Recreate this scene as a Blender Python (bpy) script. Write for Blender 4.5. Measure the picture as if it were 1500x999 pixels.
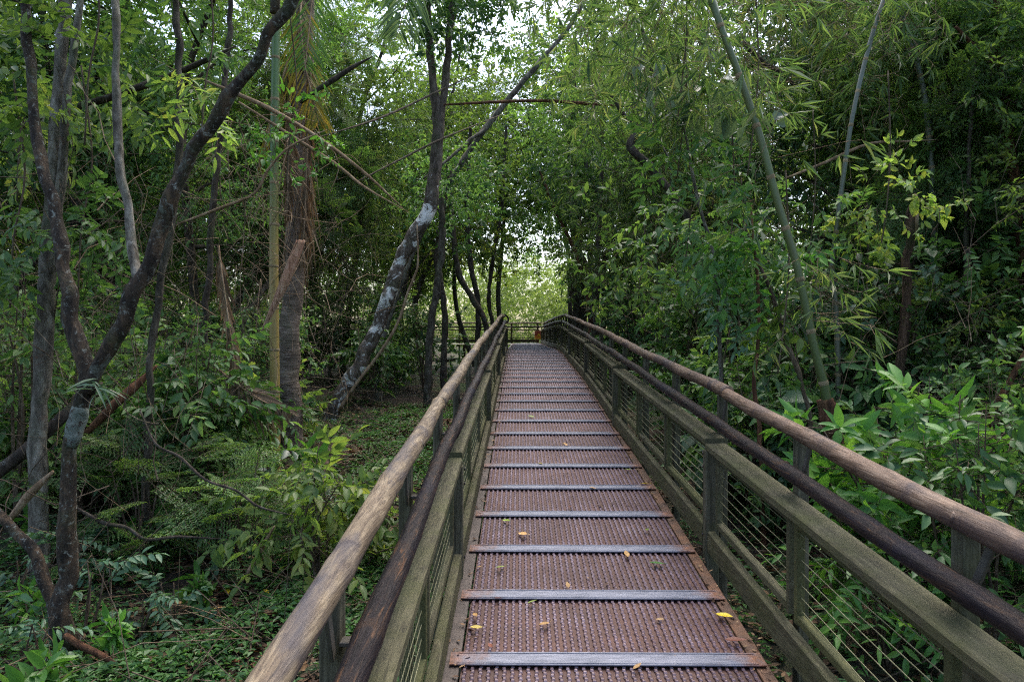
import bpy, math, random
import numpy as np

for o in list(bpy.data.objects):
    bpy.data.objects.remove(o)
S = bpy.context.scene
COL = S.collection
R = math.radians

# ------------------------------------------------------------------ camera
ZC = 2.40                      # eye height above the soil at the camera
FPX = 1050.0                   # focal length in photo pixels (1500 wide)
cam = bpy.data.cameras.new('camera')
cam.sensor_width = 36.0
cam.lens = 36.0 * FPX / 1500.0
cam.clip_start = 0.05
cam.clip_end = 400
cam_o = bpy.data.objects.new('camera', cam)
COL.objects.link(cam_o)
YAW, PITCH = R(0.546), R(-0.464)
cam_o.location = (0, 0, ZC)
cam_o.rotation_euler = (math.pi / 2 + PITCH, 0, YAW)
S.camera = cam_o
FW = np.array([-math.sin(YAW) * math.cos(PITCH), math.cos(YAW) * math.cos(PITCH), math.sin(PITCH)])
RT = np.array([math.cos(YAW), math.sin(YAW), 0.0])
UP = np.cross(RT, FW)

# ------------------------------------------------------------------ light
W = bpy.data.worlds.new('World')
S.world = W
W.use_nodes = True
nt = W.node_tree
bg = nt.nodes['Background']
sky = nt.nodes.new('ShaderNodeTexSky')
sky.sky_type = 'NISHITA'
sky.sun_disc = False
SUN_EL, SUN_AZ = R(62), R(20)
sky.sun_elevation = SUN_EL
sky.sun_rotation = SUN_AZ
sky.air_density = 1.0
sky.dust_density = 4.0
sky.ozone_density = 1.5
hsv = nt.nodes.new('ShaderNodeHueSaturation')      # thin overcast: paler than a clear sky
hsv.inputs['Saturation'].default_value = 1.0
nt.links.new(sky.outputs[0], hsv.inputs['Color'])
nt.links.new(hsv.outputs[0], bg.inputs[0])
bg.inputs[1].default_value = 0.15
sun = bpy.data.lights.new('sun', 'SUN')
sun.energy = 1.35
sun.angle = R(70)
sun.color = (1.0, 0.96, 0.9)
sun_o = bpy.data.objects.new('sun', sun)
COL.objects.link(sun_o)
# the sun stands over the far right of the path
sd = np.array([math.sin(SUN_AZ) * math.cos(SUN_EL), math.cos(SUN_AZ) * math.cos(SUN_EL), math.sin(SUN_EL)])
from mathutils import Vector, Matrix
sun_o.rotation_euler = Vector(sd).to_track_quat('Z', 'Y').to_euler()
sun_o.location = (0, 0, 30)

S.view_settings.view_transform = 'Standard'
S.view_settings.look = 'None'
S.view_settings.gamma = 1.0
S.view_settings.exposure = 1.76
S.render.engine = 'CYCLES'
cy = S.cycles
cy.use_denoising = False
try:
    cy.denoiser = 'OPENIMAGEDENOISE'
    cy.denoising_input_passes = 'RGB_ALBEDO_NORMAL'
    cy.denoising_prefilter = 'ACCURATE'
except Exception:
    pass
cy.filter_width = 1.15
cy.max_bounces = 7
cy.diffuse_bounces = 4
cy.glossy_bounces = 2
cy.transmission_bounces = 4
cy.transparent_max_bounces = 4
cy.caustics_reflective = False
cy.caustics_refractive = False
cy.use_adaptive_sampling = True
cy.adaptive_threshold = 0.012
S.render.use_persistent_data = False

# ------------------------------------------------------------------ terrain profile
_EY = np.array([-30, -6, 0, 9, 11, 13.5, 15.8, 18.5, 24, 40, 80.0])
_EE = np.array([1.657 + 2.69, 1.657 + .537, 1.657, .852, .71, .575, .455, .385, .39, .40, .40])


def deckz(y):
    return ZC - np.interp(y, _EY, _EE)


def hnoise(x, y):
    return (0.07 * np.sin(x * 1.3 + 0.5) * np.cos(y * 0.9) + 0.05 * np.sin(x * 2.9 + y * 2.1 + 1.0)
            + 0.03 * np.sin(x * 6.1 - y * 5.3))


def gz(x, y):
    x = np.asarray(x, float)
    y = np.asarray(y, float)
    side = np.clip((np.abs(x - 0.4) - 4) / 10, 0, 1)
    return deckz(y) - 0.78 + hnoise(x, y) + side * 0.25


def P(px, py, d):
    return np.array([0, 0, ZC]) + d * (FW + RT * (px - 750.0) / FPX + UP * (499.5 - py) / FPX)


# ------------------------------------------------------------------ materials
def newmat(name):
    m = bpy.data.materials.new(name)
    m.use_nodes = True
    t = m.node_tree
    b = t.nodes['Principled BSDF']
    return m, t, b


def node(t, typ, **kw):
    n = t.nodes.new(typ)
    for k, v in kw.items():
        if k in n.inputs.keys():
            n.inputs[k].default_value = v
        else:
            setattr(n, k, v)
    return n


def ramp(t, fac, stops):
    r = t.nodes.new('ShaderNodeValToRGB')
    e = r.color_ramp.elements
    while len(e) < len(stops):
        e.new(0.5)
    for i, (p, c) in enumerate(stops):
        e[i].position = p
        e[i].color = (c[0], c[1], c[2], 1)
    t.links.new(fac, r.inputs[0])
    return r.outputs[0]


def coords(t, scale=(1, 1, 1)):
    tc = t.nodes.new('ShaderNodeTexCoord')
    mp = t.nodes.new('ShaderNodeMapping')
    mp.inputs['Scale'].default_value = scale
    t.links.new(tc.outputs['Object'], mp.inputs[0])
    return mp.outputs[0]


def noise(t, vec, scale, detail=5, rough=.6, dist=0.0):
    n = t.nodes.new('ShaderNodeTexNoise')
    n.inputs['Scale'].default_value = scale
    n.inputs['Detail'].default_value = detail
    n.inputs['Roughness'].default_value = rough
    n.inputs['Distortion'].default_value = dist
    t.links.new(vec, n.inputs['Vector'])
    return n.outputs['Fac']


def mix(t, fac, a, b, blend='MIX'):
    m = t.nodes.new('ShaderNodeMix')
    m.data_type = 'RGBA'
    m.blend_type = blend
    if isinstance(fac, (int, float)):
        m.inputs[0].default_value = fac
    else:
        t.links.new(fac, m.inputs[0])
    for k, v in ((6, a), (7, b)):
        if isinstance(v, tuple):
            m.inputs[k].default_value = (*v, 1)
        else:
            t.links.new(v, m.inputs[k])
    return m.outputs[2]


def step(t, fac, lo, hi):
    m = t.nodes.new('ShaderNodeMapRange')
    m.inputs['From Min'].default_value = lo
    m.inputs['From Max'].default_value = hi
    t.links.new(fac, m.inputs['Value'])
    return m.outputs[0]


def bump(t, b, h, strength=.5, dist=.02):
    n = t.nodes.new('ShaderNodeBump')
    n.inputs['Strength'].default_value = strength
    n.inputs['Distance'].default_value = dist
    t.links.new(h, n.inputs['Height'])
    t.links.new(n.outputs[0], b.inputs['Normal'])


def leafmat(name, cols, trans=.42, rough=.43, hue=(1.6, 1.62, .8)):
    """cols: list of base colours spread over the leaves by a per-leaf random value"""
    m, t, b = newmat(name)
    at = t.nodes.new('ShaderNodeAttribute')
    at.attribute_name = 'leaf_tone'
    stops = [(i / (len(cols) - 1) * .98 + .01, c) for i, c in enumerate(cols)]
    col = ramp(t, at.outputs['Fac'], stops)
    oi = t.nodes.new('ShaderNodeObjectInfo')
    hs = t.nodes.new('ShaderNodeHueSaturation')
    mr = t.nodes.new('ShaderNodeMapRange')
    mr.inputs['To Min'].default_value = .68
    mr.inputs['To Max'].default_value = 1.34
    t.links.new(oi.outputs['Random'], mr.inputs['Value'])
    t.links.new(mr.outputs[0], hs.inputs['Value'])
    t.links.new(col, hs.inputs['Color'])
    col = hs.outputs[0]
    t.links.new(col, b.inputs['Base Color'])
    b.inputs['Roughness'].default_value = rough
    b.inputs['Specular IOR Level'].default_value = .34
    tr = t.nodes.new('ShaderNodeBsdfTranslucent')
    tcol = mix(t, 1.0, col, hue, 'MULTIPLY')
    t.links.new(tcol, tr.inputs['Color'])
    ms = t.nodes.new('ShaderNodeMixShader')
    ms.inputs[0].default_value = trans
    t.links.new(b.outputs[0], ms.inputs[1])
    t.links.new(tr.outputs[0], ms.inputs[2])
    t.links.new(ms.outputs[0], t.nodes['Material Output'].inputs[0])
    return m


M = {}
M['leaf_mid'] = leafmat('leaf_mid', [(0.049, 0.108, 0.038), (0.077, 0.160, 0.050), (0.119, 0.211, 0.063), (0.183, 0.269, 0.074)])
M['leaf_dark'] = leafmat('leaf_dark', [(0.028, 0.072, 0.025), (0.046, 0.109, 0.035), (0.070, 0.145, 0.042), (0.093, 0.174, 0.042)], .28, .42)
M['leaf_yellow'] = leafmat('leaf_yellowgreen', [(0.076, 0.139, 0.036), (0.120, 0.202, 0.054), (0.174, 0.266, 0.072), (0.261, 0.288, 0.072)], .5)
M['leaf_sunlit'] = leafmat('leaf_far_glow', [(.14, .21, .06), (.2, .27, .09), (.26, .33, .12)], .5, .5)  # glow of the far clearing put into the colour, paler than nearer leaves
M['leaf_bright'] = leafmat('leaf_bright', [(0.047, 0.136, 0.028), (0.069, 0.184, 0.037), (0.110, 0.242, 0.046), (0.157, 0.291, 0.056)], .35, .4)
M['leaf_blue'] = leafmat('leaf_bluegreen', [(0.041, 0.098, 0.050), (0.068, 0.143, 0.075), (0.101, 0.182, 0.100), (0.135, 0.221, 0.125)], .3, .42)
M['leaf_bamboo'] = leafmat('leaf_bamboo', [(0.059, 0.118, 0.049), (0.094, 0.160, 0.058), (0.139, 0.202, 0.078), (0.233, 0.234, 0.117)], .48, .45)
M['leaf_pale'] = leafmat('leaf_pale', [(0.065, 0.111, 0.072), (0.098, 0.150, 0.098), (0.130, 0.182, 0.130)], .3, .3)
M['leaf_ground'] = leafmat('leaf_ground', [(0.029, 0.082, 0.022), (0.049, 0.126, 0.030), (0.073, 0.175, 0.045), (0.097, 0.213, 0.053)], .3, .4)
M['leaf_frond'] = leafmat('leaf_frond', [(.06, .14, .03), (.09, .19, .04), (.13, .24, .05)], .4, .35)
M['leaf_greyfrond'] = leafmat('leaf_greyfrond', [(.06, .11, .06), (.09, .15, .085), (.13, .19, .11)], .35, .42)
M['leaf_oldfrond'] = leafmat('leaf_oldfrond', [(.11, .15, .03), (.19, .19, .04), (.29, .23, .05)], .4, .5, (1.2, 1.0, .5))
M['leaf_fallenyellow'] = leafmat('leaf_fallenyellow', [(.5, .38, .02), (.6, .45, .03)], .2, .4, (1.2, 1, .4))
M['leaf_fallengreen'] = leafmat('leaf_fallengreen', [(.22, .3, .05), (.28, .36, .07)], .2, .4)
M['leaf_fallendark'] = leafmat('leaf_fallendarkgreen', [(.05, .13, .03), (.06, .15, .04)], .2, .4)
M['leaf_fallentan'] = leafmat('leaf_fallentan', [(.42, .25, .09), (.5, .3, .12)], .15, .6, (1, .8, .5))
M['leaf_fallenbrown'] = leafmat('leaf_fallenbrown', [(.11, .035, .02), (.16, .05, .025)], .1, .5, (1, .6, .4))
M['leaf_litter'] = leafmat('leaf_litter', [(.05, .028, .016), (.09, .05, .028), (.15, .085, .04), (.2, .12, .06), (.3, .2, .1)], .1, .7, (1, .8, .5))
M['straw'] = leafmat('straw', [(.07, .048, .03), (.13, .088, .052), (.2, .14, .088), (.27, .2, .13)], .2, .7, (1.1, .9, .7))


LT = []


def bark(name, stops, sc=(1, 1, .35), nscale=9, spots=None, rough=.85, bstr=.7, spot_scale=5, spot_lo=.6, spot_hi=.66, zband=False, crust=None):
    m, t, b = newmat(name)
    v = coords(t, sc)
    n = noise(t, v, nscale * 1.6, 9, .72, .5)
    col = ramp(t, n, [(.5 + (p_ - .5) * .62, c_) for p_, c_ in stops])
    big = noise(t, coords(t, (1, 1, .6)), 2.7, 5, .65)
    col = mix(t, step(t, big, .44, .66), col, mix(t, .55, col, stops[0][1]))
    if spots:
        v2 = coords(t)
        n2 = noise(t, v2, spot_scale, 10, .74, .8)
        if zband:      # the lichen crowds round the bend of the trunk
            tc = t.nodes.new('ShaderNodeTexCoord')
            sp = t.nodes.new('ShaderNodeSeparateXYZ')
            t.links.new(tc.outputs['Object'], sp.inputs[0])
            m0 = t.nodes.new('ShaderNodeMath')
            m0.operation = 'SUBTRACT'
            t.links.new(sp.outputs[2], m0.inputs[0])
            ma = t.nodes.new('ShaderNodeMath')
            ma.operation = 'ABSOLUTE'
            t.links.new(m0.outputs[0], ma.inputs[0])
            m1 = t.nodes.new('ShaderNodeMapRange')
            m1.inputs['From Min'].default_value = .2
            m1.inputs['From Max'].default_value = .06
            t.links.new(ma.outputs[0], m1.inputs['Value'])
            m2 = t.nodes.new('ShaderNodeMath')
            m2.operation = 'MULTIPLY_ADD'
            t.links.new(m1.outputs[0], m2.inputs[0])
            m2.inputs[1].default_value = .07
            t.links.new(n2, m2.inputs[2])
            n2 = m2.outputs[0]
            LT.append(m0)
            # lichen thins out above the bend
            hi = step(t, m0.outputs[0], .15, .9)
            m3 = t.nodes.new('ShaderNodeMath')
            m3.operation = 'MULTIPLY_ADD'
            t.links.new(hi, m3.inputs[0])
            m3.inputs[1].default_value = -.12
            t.links.new(n2, m3.inputs[2])
            n2 = m3.outputs[0]
        col = mix(t, step(t, n2, spot_lo, spot_hi), col, spots)
    if crust:
        col = mix(t, step(t, noise(t, coords(t), 7.5, 10, .76, .5), .56, .64), col, crust)
    v3 = coords(t)
    n3 = noise(t, v3, 3.1, 4)
    col = mix(t, step(t, n3, .52, .75), col, mix(t, .6, col, (.05, .075, .025)))
    t.links.new(col, b.inputs['Base Color'])
    b.inputs['Roughness'].default_value = rough
    b.inputs['Specular IOR Level'].default_value = .25
    bump(t, b, noise(t, v, nscale * 3.2, 9, .78, .3), bstr * 1.3, .03)
    return m


M['bark_dark'] = bark('bark_dark', [(.3, (.022, .017, .013)), (.5, (.06, .045, .033)), (.7, (.12, .095, .07))], spots=(.26, .28, .25), spot_lo=.6, spot_hi=.7, spot_scale=16, crust=(.1, .1, .085))
M['bark_forked'] = bark('bark_forked', [(.3, (.012, .009, .007)), (.5, (.045, .032, .021)), (.72, (.12, .078, .046))], spots=(.26, .275, .24), spot_lo=.56, spot_hi=.64, spot_scale=24, crust=(.11, .12, .095))
M['bark_pale'] = bark('bark_pale', [(.3, (.05, .042, .032)), (.5, (.15, .135, .105)), (.7, (.3, .28, .23))], spots=(.11, .058, .033), spot_lo=.56, spot_hi=.7, spot_scale=7)
M['bark_grey'] = bark('bark_grey', [(.3, (.03, .025, .018)), (.5, (.08, .067, .05)), (.7, (.16, .14, .11))], spots=(.32, .33, .3), spot_lo=.62, spot_hi=.68, spot_scale=12)
M['bark_mottled'] = bark('bark_mottled', [(.3, (.045, .034, .024)), (.5, (.12, .092, .07)), (.7, (.21, .17, .135))], spots=(.72, .71, .66), spot_lo=.515, spot_hi=.56, spot_scale=3.4, zband=True)
M['bark_red'] = bark('bark_red', [(.3, (.05, .022, .012)), (.5, (.14, .06, .03)), (.7, (.25, .12, .06))], sc=(1, 1, .12), nscale=16)
M['bark_snag'] = bark('bark_snag', [(.3, (.03, .018, .012)), (.5, (.095, .055, .034)), (.7, (.18, .11, .07))], sc=(1, 1, .12), nscale=16)
M['bark_palm'] = bark('bark_palm', [(.3, (0.0810, 0.0600, 0.0450)), (.5, (0.1890, 0.1440, 0.1100)), (.7, (0.3510, 0.2760, 0.2200))], sc=(.4, .4, 2.2), nscale=9)
M['twig'] = bark('twig', [(.3, (.05, .035, .022)), (.5, (.12, .085, .055)), (.7, (.22, .17, .12))])
M['twig_pale'] = bark('twig_pale', [(.3, (.16, .1, .055)), (.5, (.3, .2, .12)), (.7, (.42, .32, .21))])
M['lichen'] = bark('lichen', [(.3, (.1, .12, .1)), (.5, (.19, .22, .19)), (.7, (.31, .34, .3))], sc=(1, 1, 1), nscale=14, spots=(.06, .04, .03), spot_lo=.52, spot_hi=.6, spot_scale=26)


def bamboo_mat(name, lowc, highc, z0, z1):
    m, t, b = newmat(name)
    tc = t.nodes.new('ShaderNodeTexCoord')
    sp = t.nodes.new('ShaderNodeSeparateXYZ')
    t.links.new(tc.outputs['Object'], sp.inputs[0])
    col = mix(t, step(t, sp.outputs[2], z0, z1), lowc, highc)
    v = coords(t, (1, 1, .15))
    n = noise(t, v, 18, 5)
    col = mix(t, step(t, n, .45, .75), col, mix(t, .5, col, (.08, .07, .03)))
    t.links.new(col, b.inputs['Base Color'])
    b.inputs['Roughness'].default_value = .42
    return m


M['bamboo_yellow'] = bamboo_mat('bamboo_yellow', (.33, .24, .075), (.09, .16, .04), 2.6, 3.9)
M['bamboo_green'] = bamboo_mat('bamboo_green', (.04, .062, .014), (.085, .115, .035), .5, 3.5)
M['bamboo_grey'] = bamboo_mat('bamboo_grey', (.1, .095, .06), (.1, .12, .085), .5, 3)
M['bamboo_node'] = bark('bamboo_node', [(.3, (.2, .15, .08)), (.6, (.35, .27, .16))])


def wood(name, stops, grain=(12, .6, 12), nscale=6, moss=0.0, rough=.7, streak=None, bstr=.5, spec=.3, blot=None):
    m, t, b = newmat(name)
    v = coords(t, grain)
    n = noise(t, v, nscale, 8, .68, .7)
    col = ramp(t, n, [(.5 + (p_ - .52) * .6, c_) for p_, c_ in stops])
    n2 = noise(t, coords(t), 3.1, 6, .68)
    col = mix(t, step(t, n2, .42, .7), col, mix(t, .55, col, stops[0][1]))
    fine = noise(t, coords(t, (30, 1.2, 30)), 5, 4, .6)
    col = mix(t, step(t, fine, .55, .7), col, mix(t, .45, col, (.02, .016, .012)))
    if streak:
        n4 = noise(t, coords(t, (2, .45, 2)), 3.4, 4, .6)
        col = mix(t, step(t, n4, .52, .66), col, streak)
    if blot:      # knot rings and bruised bands across the pole
        n5 = noise(t, coords(t, (1.7, 2.4, 1.7)), 2.9, 7, .72, .6)
        col = mix(t, step(t, n5, .55, .68), col, blot)
    if moss:
        n3 = noise(t, coords(t), 4.2, 7, .7)
        ge = t.nodes.new('ShaderNodeNewGeometry')
        col = mix(t, step(t, n3, .62 - moss * .3, .8 - moss * .25), col, mix(t, noise(t, coords(t), 17, 6), (.04, .042, .015), (.078, .08, .027)))
    t.links.new(col, b.inputs['Base Color'])
    rr = ramp(t, n2, [(.3, (rough - .15,) * 3), (.7, (rough + .1,) * 3)])
    t.links.new(rr, b.inputs['Roughness'])
    b.inputs['Specular IOR Level'].default_value = spec
    bump(t, b, noise(t, v, nscale * 2.5, 8, .7, .3), bstr, .012)
    return m


M['log_pale'] = wood('log_pale', [(.28, (0.0428, 0.0292, 0.0180)), (.45, (0.1214, 0.0867, 0.0539)), (.6, (0.1928, 0.1457, 0.0898)), (.75, (0.2570, 0.2011, 0.1316))], rough=.6, streak=(.05, .043, .047), blot=(.035, .028, .032))
M['log_tan'] = wood('log_tan', [(.28, (0.0372, 0.0217, 0.0136)), (.45, (0.0992, 0.0589, 0.0372)), (.6, (0.1612, 0.1023, 0.0682)), (.75, (0.2108, 0.1488, 0.1054))], rough=.55, streak=(.05, .034, .034), blot=(.04, .026, .028))
M['log_dark'] = wood('log_dark', [(.3, (.007, .006, .007)), (.5, (.014, .011, .013)), (.66, (.03, .02, .016)), (.8, (.11, .055, .028))], rough=.5, streak=(.012, .011, .018), spec=.1, blot=(.03, .018, .013))
M['fence_wood'] = wood('fence_wood', [(.3, (0.0347, 0.0312, 0.0158)), (.5, (0.0729, 0.0660, 0.0338)), (.72, (0.1180, 0.1076, 0.0570))], moss=.6, rough=.75)
M['fence_moss'] = wood('fence_moss', [(.3, (0.0413, 0.0413, 0.0132)), (.5, (0.0825, 0.0825, 0.0270)), (.72, (0.1320, 0.1238, 0.0420))], moss=.95, rough=.8)
M['fence_wood_side'] = wood('fence_wood_side', [(.3, (0.0275, 0.0209, 0.0149)), (.5, (0.0550, 0.0440, 0.0330)), (.72, (0.0880, 0.0715, 0.0550))], moss=.3, rough=.75)
M['post_wood'] = wood('post_wood', [(.3, (0.0360, 0.0327, 0.0194)), (.5, (0.0792, 0.0731, 0.0459)), (.72, (0.1368, 0.1253, 0.0810))], grain=(10, 10, .6), moss=.45, rough=.8)


def steel_strip():
    m, t, b = newmat('steel_strip')
    n = noise(t, coords(t, (2, 12, 12)), 5, 6)
    col = ramp(t, n, [(.34, (.07, .08, .112)), (.5, (.12, .13, .17)), (.66, (.17, .18, .225))])
    tc = t.nodes.new('ShaderNodeTexCoord')
    sp = t.nodes.new('ShaderNodeSeparateXYZ')
    t.links.new(tc.outputs['Object'], sp.inputs[0])
    ab = t.nodes.new('ShaderNodeMath')
    ab.operation = 'ABSOLUTE'
    t.links.new(sp.outputs[0], ab.inputs[0])
    n2 = noise(t, coords(t), 9, 6, .7)
    ad = t.nodes.new('ShaderNodeMath')
    ad.operation = 'MULTIPLY_ADD'
    t.links.new(n2, ad.inputs[0])
    ad.inputs[1].default_value = .5
    t.links.new(ab.outputs[0], ad.inputs[2])
    f = step(t, ad.outputs[0], .74, .93)
    rust = ramp(t, noise(t, coords(t), 30, 5), [(.3, (.07, .028, .014)), (.7, (.22, .085, .035))])
    col = mix(t, f, col, rust)
    t.links.new(col, b.inputs['Base Color'])
    inv = t.nodes.new('ShaderNodeMath')
    inv.operation = 'MULTIPLY_ADD'
    t.links.new(f, inv.inputs[0])
    inv.inputs[1].default_value = 0
    inv.inputs[2].default_value = .05
    t.links.new(inv.outputs[0], b.inputs['Metallic'])
    b.inputs['Roughness'].default_value = .5
    bump(t, b, noise(t, coords(t), 60, 4), .15, .004)
    return m


M['steel_strip'] = steel_strip()


def rusty(name, stops, rough=.55, metal=.2, nscale=9):
    m, t, b = newmat(name)
    oi = t.nodes.new('ShaderNodeObjectInfo')
    shift = t.nodes.new('ShaderNodeVectorMath')     # no two panels wear alike
    shift.operation = 'MULTIPLY_ADD'
    cmb = t.nodes.new('ShaderNodeCombineXYZ')
    for k_ in range(3):
        t.links.new(oi.outputs['Random'], cmb.inputs[k_])
    t.links.new(cmb.outputs[0], shift.inputs[0])
    shift.inputs[1].default_value = (31, 17, 23)
    t.links.new(coords(t), shift.inputs[2])
    n = noise(t, shift.outputs[0], nscale, 8, .7, .3)
    col = ramp(t, n, stops)
    worn = noise(t, shift.outputs[0], 2.4, 5, .65)
    col = mix(t, step(t, worn, .4, .7), col, mix(t, .6, col, stops[0][1]))
    mr = t.nodes.new('ShaderNodeMapRange')
    mr.inputs['To Min'].default_value = .8
    mr.inputs['To Max'].default_value = 1.2
    t.links.new(oi.outputs['Random'], mr.inputs['Value'])
    hs = t.nodes.new('ShaderNodeHueSaturation')
    t.links.new(mr.outputs[0], hs.inputs['Value'])
    t.links.new(col, hs.inputs['Color'])
    t.links.new(hs.outputs[0], b.inputs['Base Color'])
    b.inputs['Roughness'].default_value = rough
    b.inputs['Metallic'].default_value = metal
    bump(t, b, noise(t, coords(t), 45, 5), .3, .004)
    return m


M['grating'] = rusty('grating', [(.3, (0.0451, 0.0197, 0.0156)), (.5, (0.0820, 0.0385, 0.0320)), (.7, (0.1189, 0.0640, 0.0656))], .38, .2)
M['grating_tread'] = rusty('grating_tread', [(.3, (0.0850, 0.0442, 0.0467)), (.5, (0.1530, 0.1020, 0.1190)), (.7, (0.2465, 0.1887, 0.2253))], .38, .2, 6)
M['grating_base'] = rusty('grating_base', [(.3, (0.0400, 0.0160, 0.0112)), (.6, (0.0880, 0.0368, 0.0240))], .7, .1)
M['edge_rust'] = rusty('edge_rust', [(.3, (.03, .017, .011)), (.5, (.09, .04, .018)), (.7, (.17, .075, .03))], .6, .15)
M['edge_brown'] = rusty('edge_brown', [(.3, (.035, .027, .023)), (.5, (.075, .056, .046)), (.7, (.13, .1, .082))], .6, .15)
M['wire'] = rusty('wire', [(.3, (.1, .1, .05)), (.7, (.24, .23, .13))], .5, .4)
M['dark_metal'] = rusty('dark_metal', [(.3, (.02, .018, .018)), (.7, (.06, .05, .045))], .5, .4)
M['bracket'] = rusty('bracket', [(.3, (.05, .045, .038)), (.7, (.12, .11, .09))], .6, .2)
M['bolt'] = rusty('bolt', [(.3, (.02, .02, .02)), (.7, (.05, .04, .04))], .5, .6)


def flat(name, c, rough=.5):
    m, t, b = newmat(name)
    n = noise(t, coords(t), 25, 5)
    t.links.new(mix(t, step(t, n, .45, .8), c, tuple(x * .7 for x in c)), b.inputs['Base Color'])
    b.inputs['Roughness'].default_value = rough
    return m


M['sign_red'] = flat('sign_red', (.32, .06, .025))
M['sign_orange'] = flat('sign_orange', (.62, .2, .02))
M['sign_yellow'] = flat('sign_yellow', (.75, .5, .02))
M['sign_black'] = flat('sign_black', (.02, .02, .02))


def soil():
    m, t, b = newmat('soil')
    v = coords(t)
    n = noise(t, v, 3.0, 9, .7)
    col = ramp(t, n, [(.3, (.018, .012, .008)), (.5, (.045, .03, .018)), (.7, (.085, .058, .034))])
    n2 = noise(t, v, 1.3, 7, .7)
    col = mix(t, step(t, n2, .45, .62), col, ramp(t, noise(t, v, 22, 5, .7), [(.35, (.016, .035, .008)), (.65, (.045, .085, .018))]))
    t.links.new(col, b.inputs['Base Color'])
    b.inputs['Roughness'].default_value = .95
    bump(t, b, noise(t, v, 14, 9, .75), 1.0, .06)
    return m


M['soil'] = soil()


# ------------------------------------------------------------------ mesh helpers
def unit(v):
    v = np.asarray(v, float)
    return v / np.maximum(np.linalg.norm(v, axis=-1, keepdims=True), 1e-9)


class Geo:
    def __init__(self):
        self.v, self.f, self.m, self.s, self.a = [], [], [], [], []
        self.n = 0

    def add(self, v, f, mat=0, smooth=False, tone=None):
        v = np.asarray(v, np.float32).reshape(-1, 3)
        f = np.asarray(f, np.int32).reshape(-1, 3)
        self.v.append(v)
        self.f.append(f + self.n)
        self.m.append(np.full(len(f), mat, np.int32))
        self.s.append(np.full(len(f), smooth, bool))
        self.a.append(np.zeros(len(v), np.float32) if tone is None else np.asarray(tone, np.float32))
        self.n += len(v)
        return self

    def build(self, name, mats, parent=None, origin=None):
        v = np.concatenate(self.v)
        if origin is not None:
            v = v - np.asarray(origin, np.float32)
        f = np.concatenate(self.f)
        me = bpy.data.meshes.new(name)
        me.vertices.add(len(v))
        me.vertices.foreach_set('co', v.ravel())
        me.loops.add(len(f) * 3)
        me.loops.foreach_set('vertex_index', f.ravel())
        me.polygons.add(len(f))
        me.polygons.foreach_set('loop_start', np.arange(0, len(f) * 3, 3, dtype=np.int32))
        me.polygons.foreach_set('material_index', np.concatenate(self.m))
        me.polygons.foreach_set('use_smooth', np.concatenate(self.s))
        at = me.attributes.new('leaf_tone', 'FLOAT', 'POINT')
        at.data.foreach_set('value', np.concatenate(self.a))
        for mm in (mats if isinstance(mats, (list, tuple)) else [mats]):
            me.materials.append(mm)
        me.update(calc_edges=True)
        o = bpy.data.objects.new(name, me)
        COL.objects.link(o)
        if parent is not None:
            o.parent = parent
            if origin is None and parent.type == 'EMPTY' and parent.get('baked'):
                pass
        elif origin is not None:
            o.location = origin
        return o


def tag(o, label, cat, group=None, kind=None):
    if label:
        o['label'] = label
    if cat:
        o['category'] = cat
    if group:
        o['group'] = group
    if kind:
        o['kind'] = kind
    return o


def thing(name, label, cat, loc=(0, 0, 0), group=None, rotz=0):
    o = bpy.data.objects.new(name, None)
    o.empty_display_size = .1
    COL.objects.link(o)
    o.location = loc
    o.rotation_euler = (0, 0, rotz)
    return tag(o, label, cat, group)


def dup(root, loc, rotz, scale=1.0, label=None, group=None, tilt=(0, 0)):
    r = root.copy()
    COL.objects.link(r)
    r.location = loc
    r.rotation_euler = (tilt[0], tilt[1], rotz)
    r.scale = (scale,) * 3
    if label:
        r['label'] = label
    if group:
        r['group'] = group
    for ch in list(root.children):
        c = ch.copy()
        COL.objects.link(c)
        c.parent = r
    return r


def smooth_path(pts, rad, sub=5):
    """Catmull-Rom resampling of a polyline and its radii"""
    p = np.asarray(pts, float)
    r = np.asarray(rad, float)
    if len(p) < 3:
        t = np.linspace(0, 1, sub + 1)[:, None]
        return p[0] * (1 - t) + p[-1] * t, r[0] * (1 - t[:, 0]) + r[-1] * t[:, 0]
    q = np.vstack([2 * p[0] - p[1], p, 2 * p[-1] - p[-2]])
    op, orad = [], []
    for i in range(len(p) - 1):
        a, b, c, d = q[i], q[i + 1], q[i + 2], q[i + 3]
        for k in range(sub):
            t = k / sub
            op.append(.5 * ((2 * b) + (-a + c) * t + (2 * a - 5 * b + 4 * c - d) * t * t + (-a + 3 * b - 3 * c + d) * t ** 3))
            orad.append(r[i] * (1 - t) + r[i + 1] * t)
    op.append(p[-1])
    orad.append(r[-1])
    return np.array(op), np.array(orad)


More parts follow.
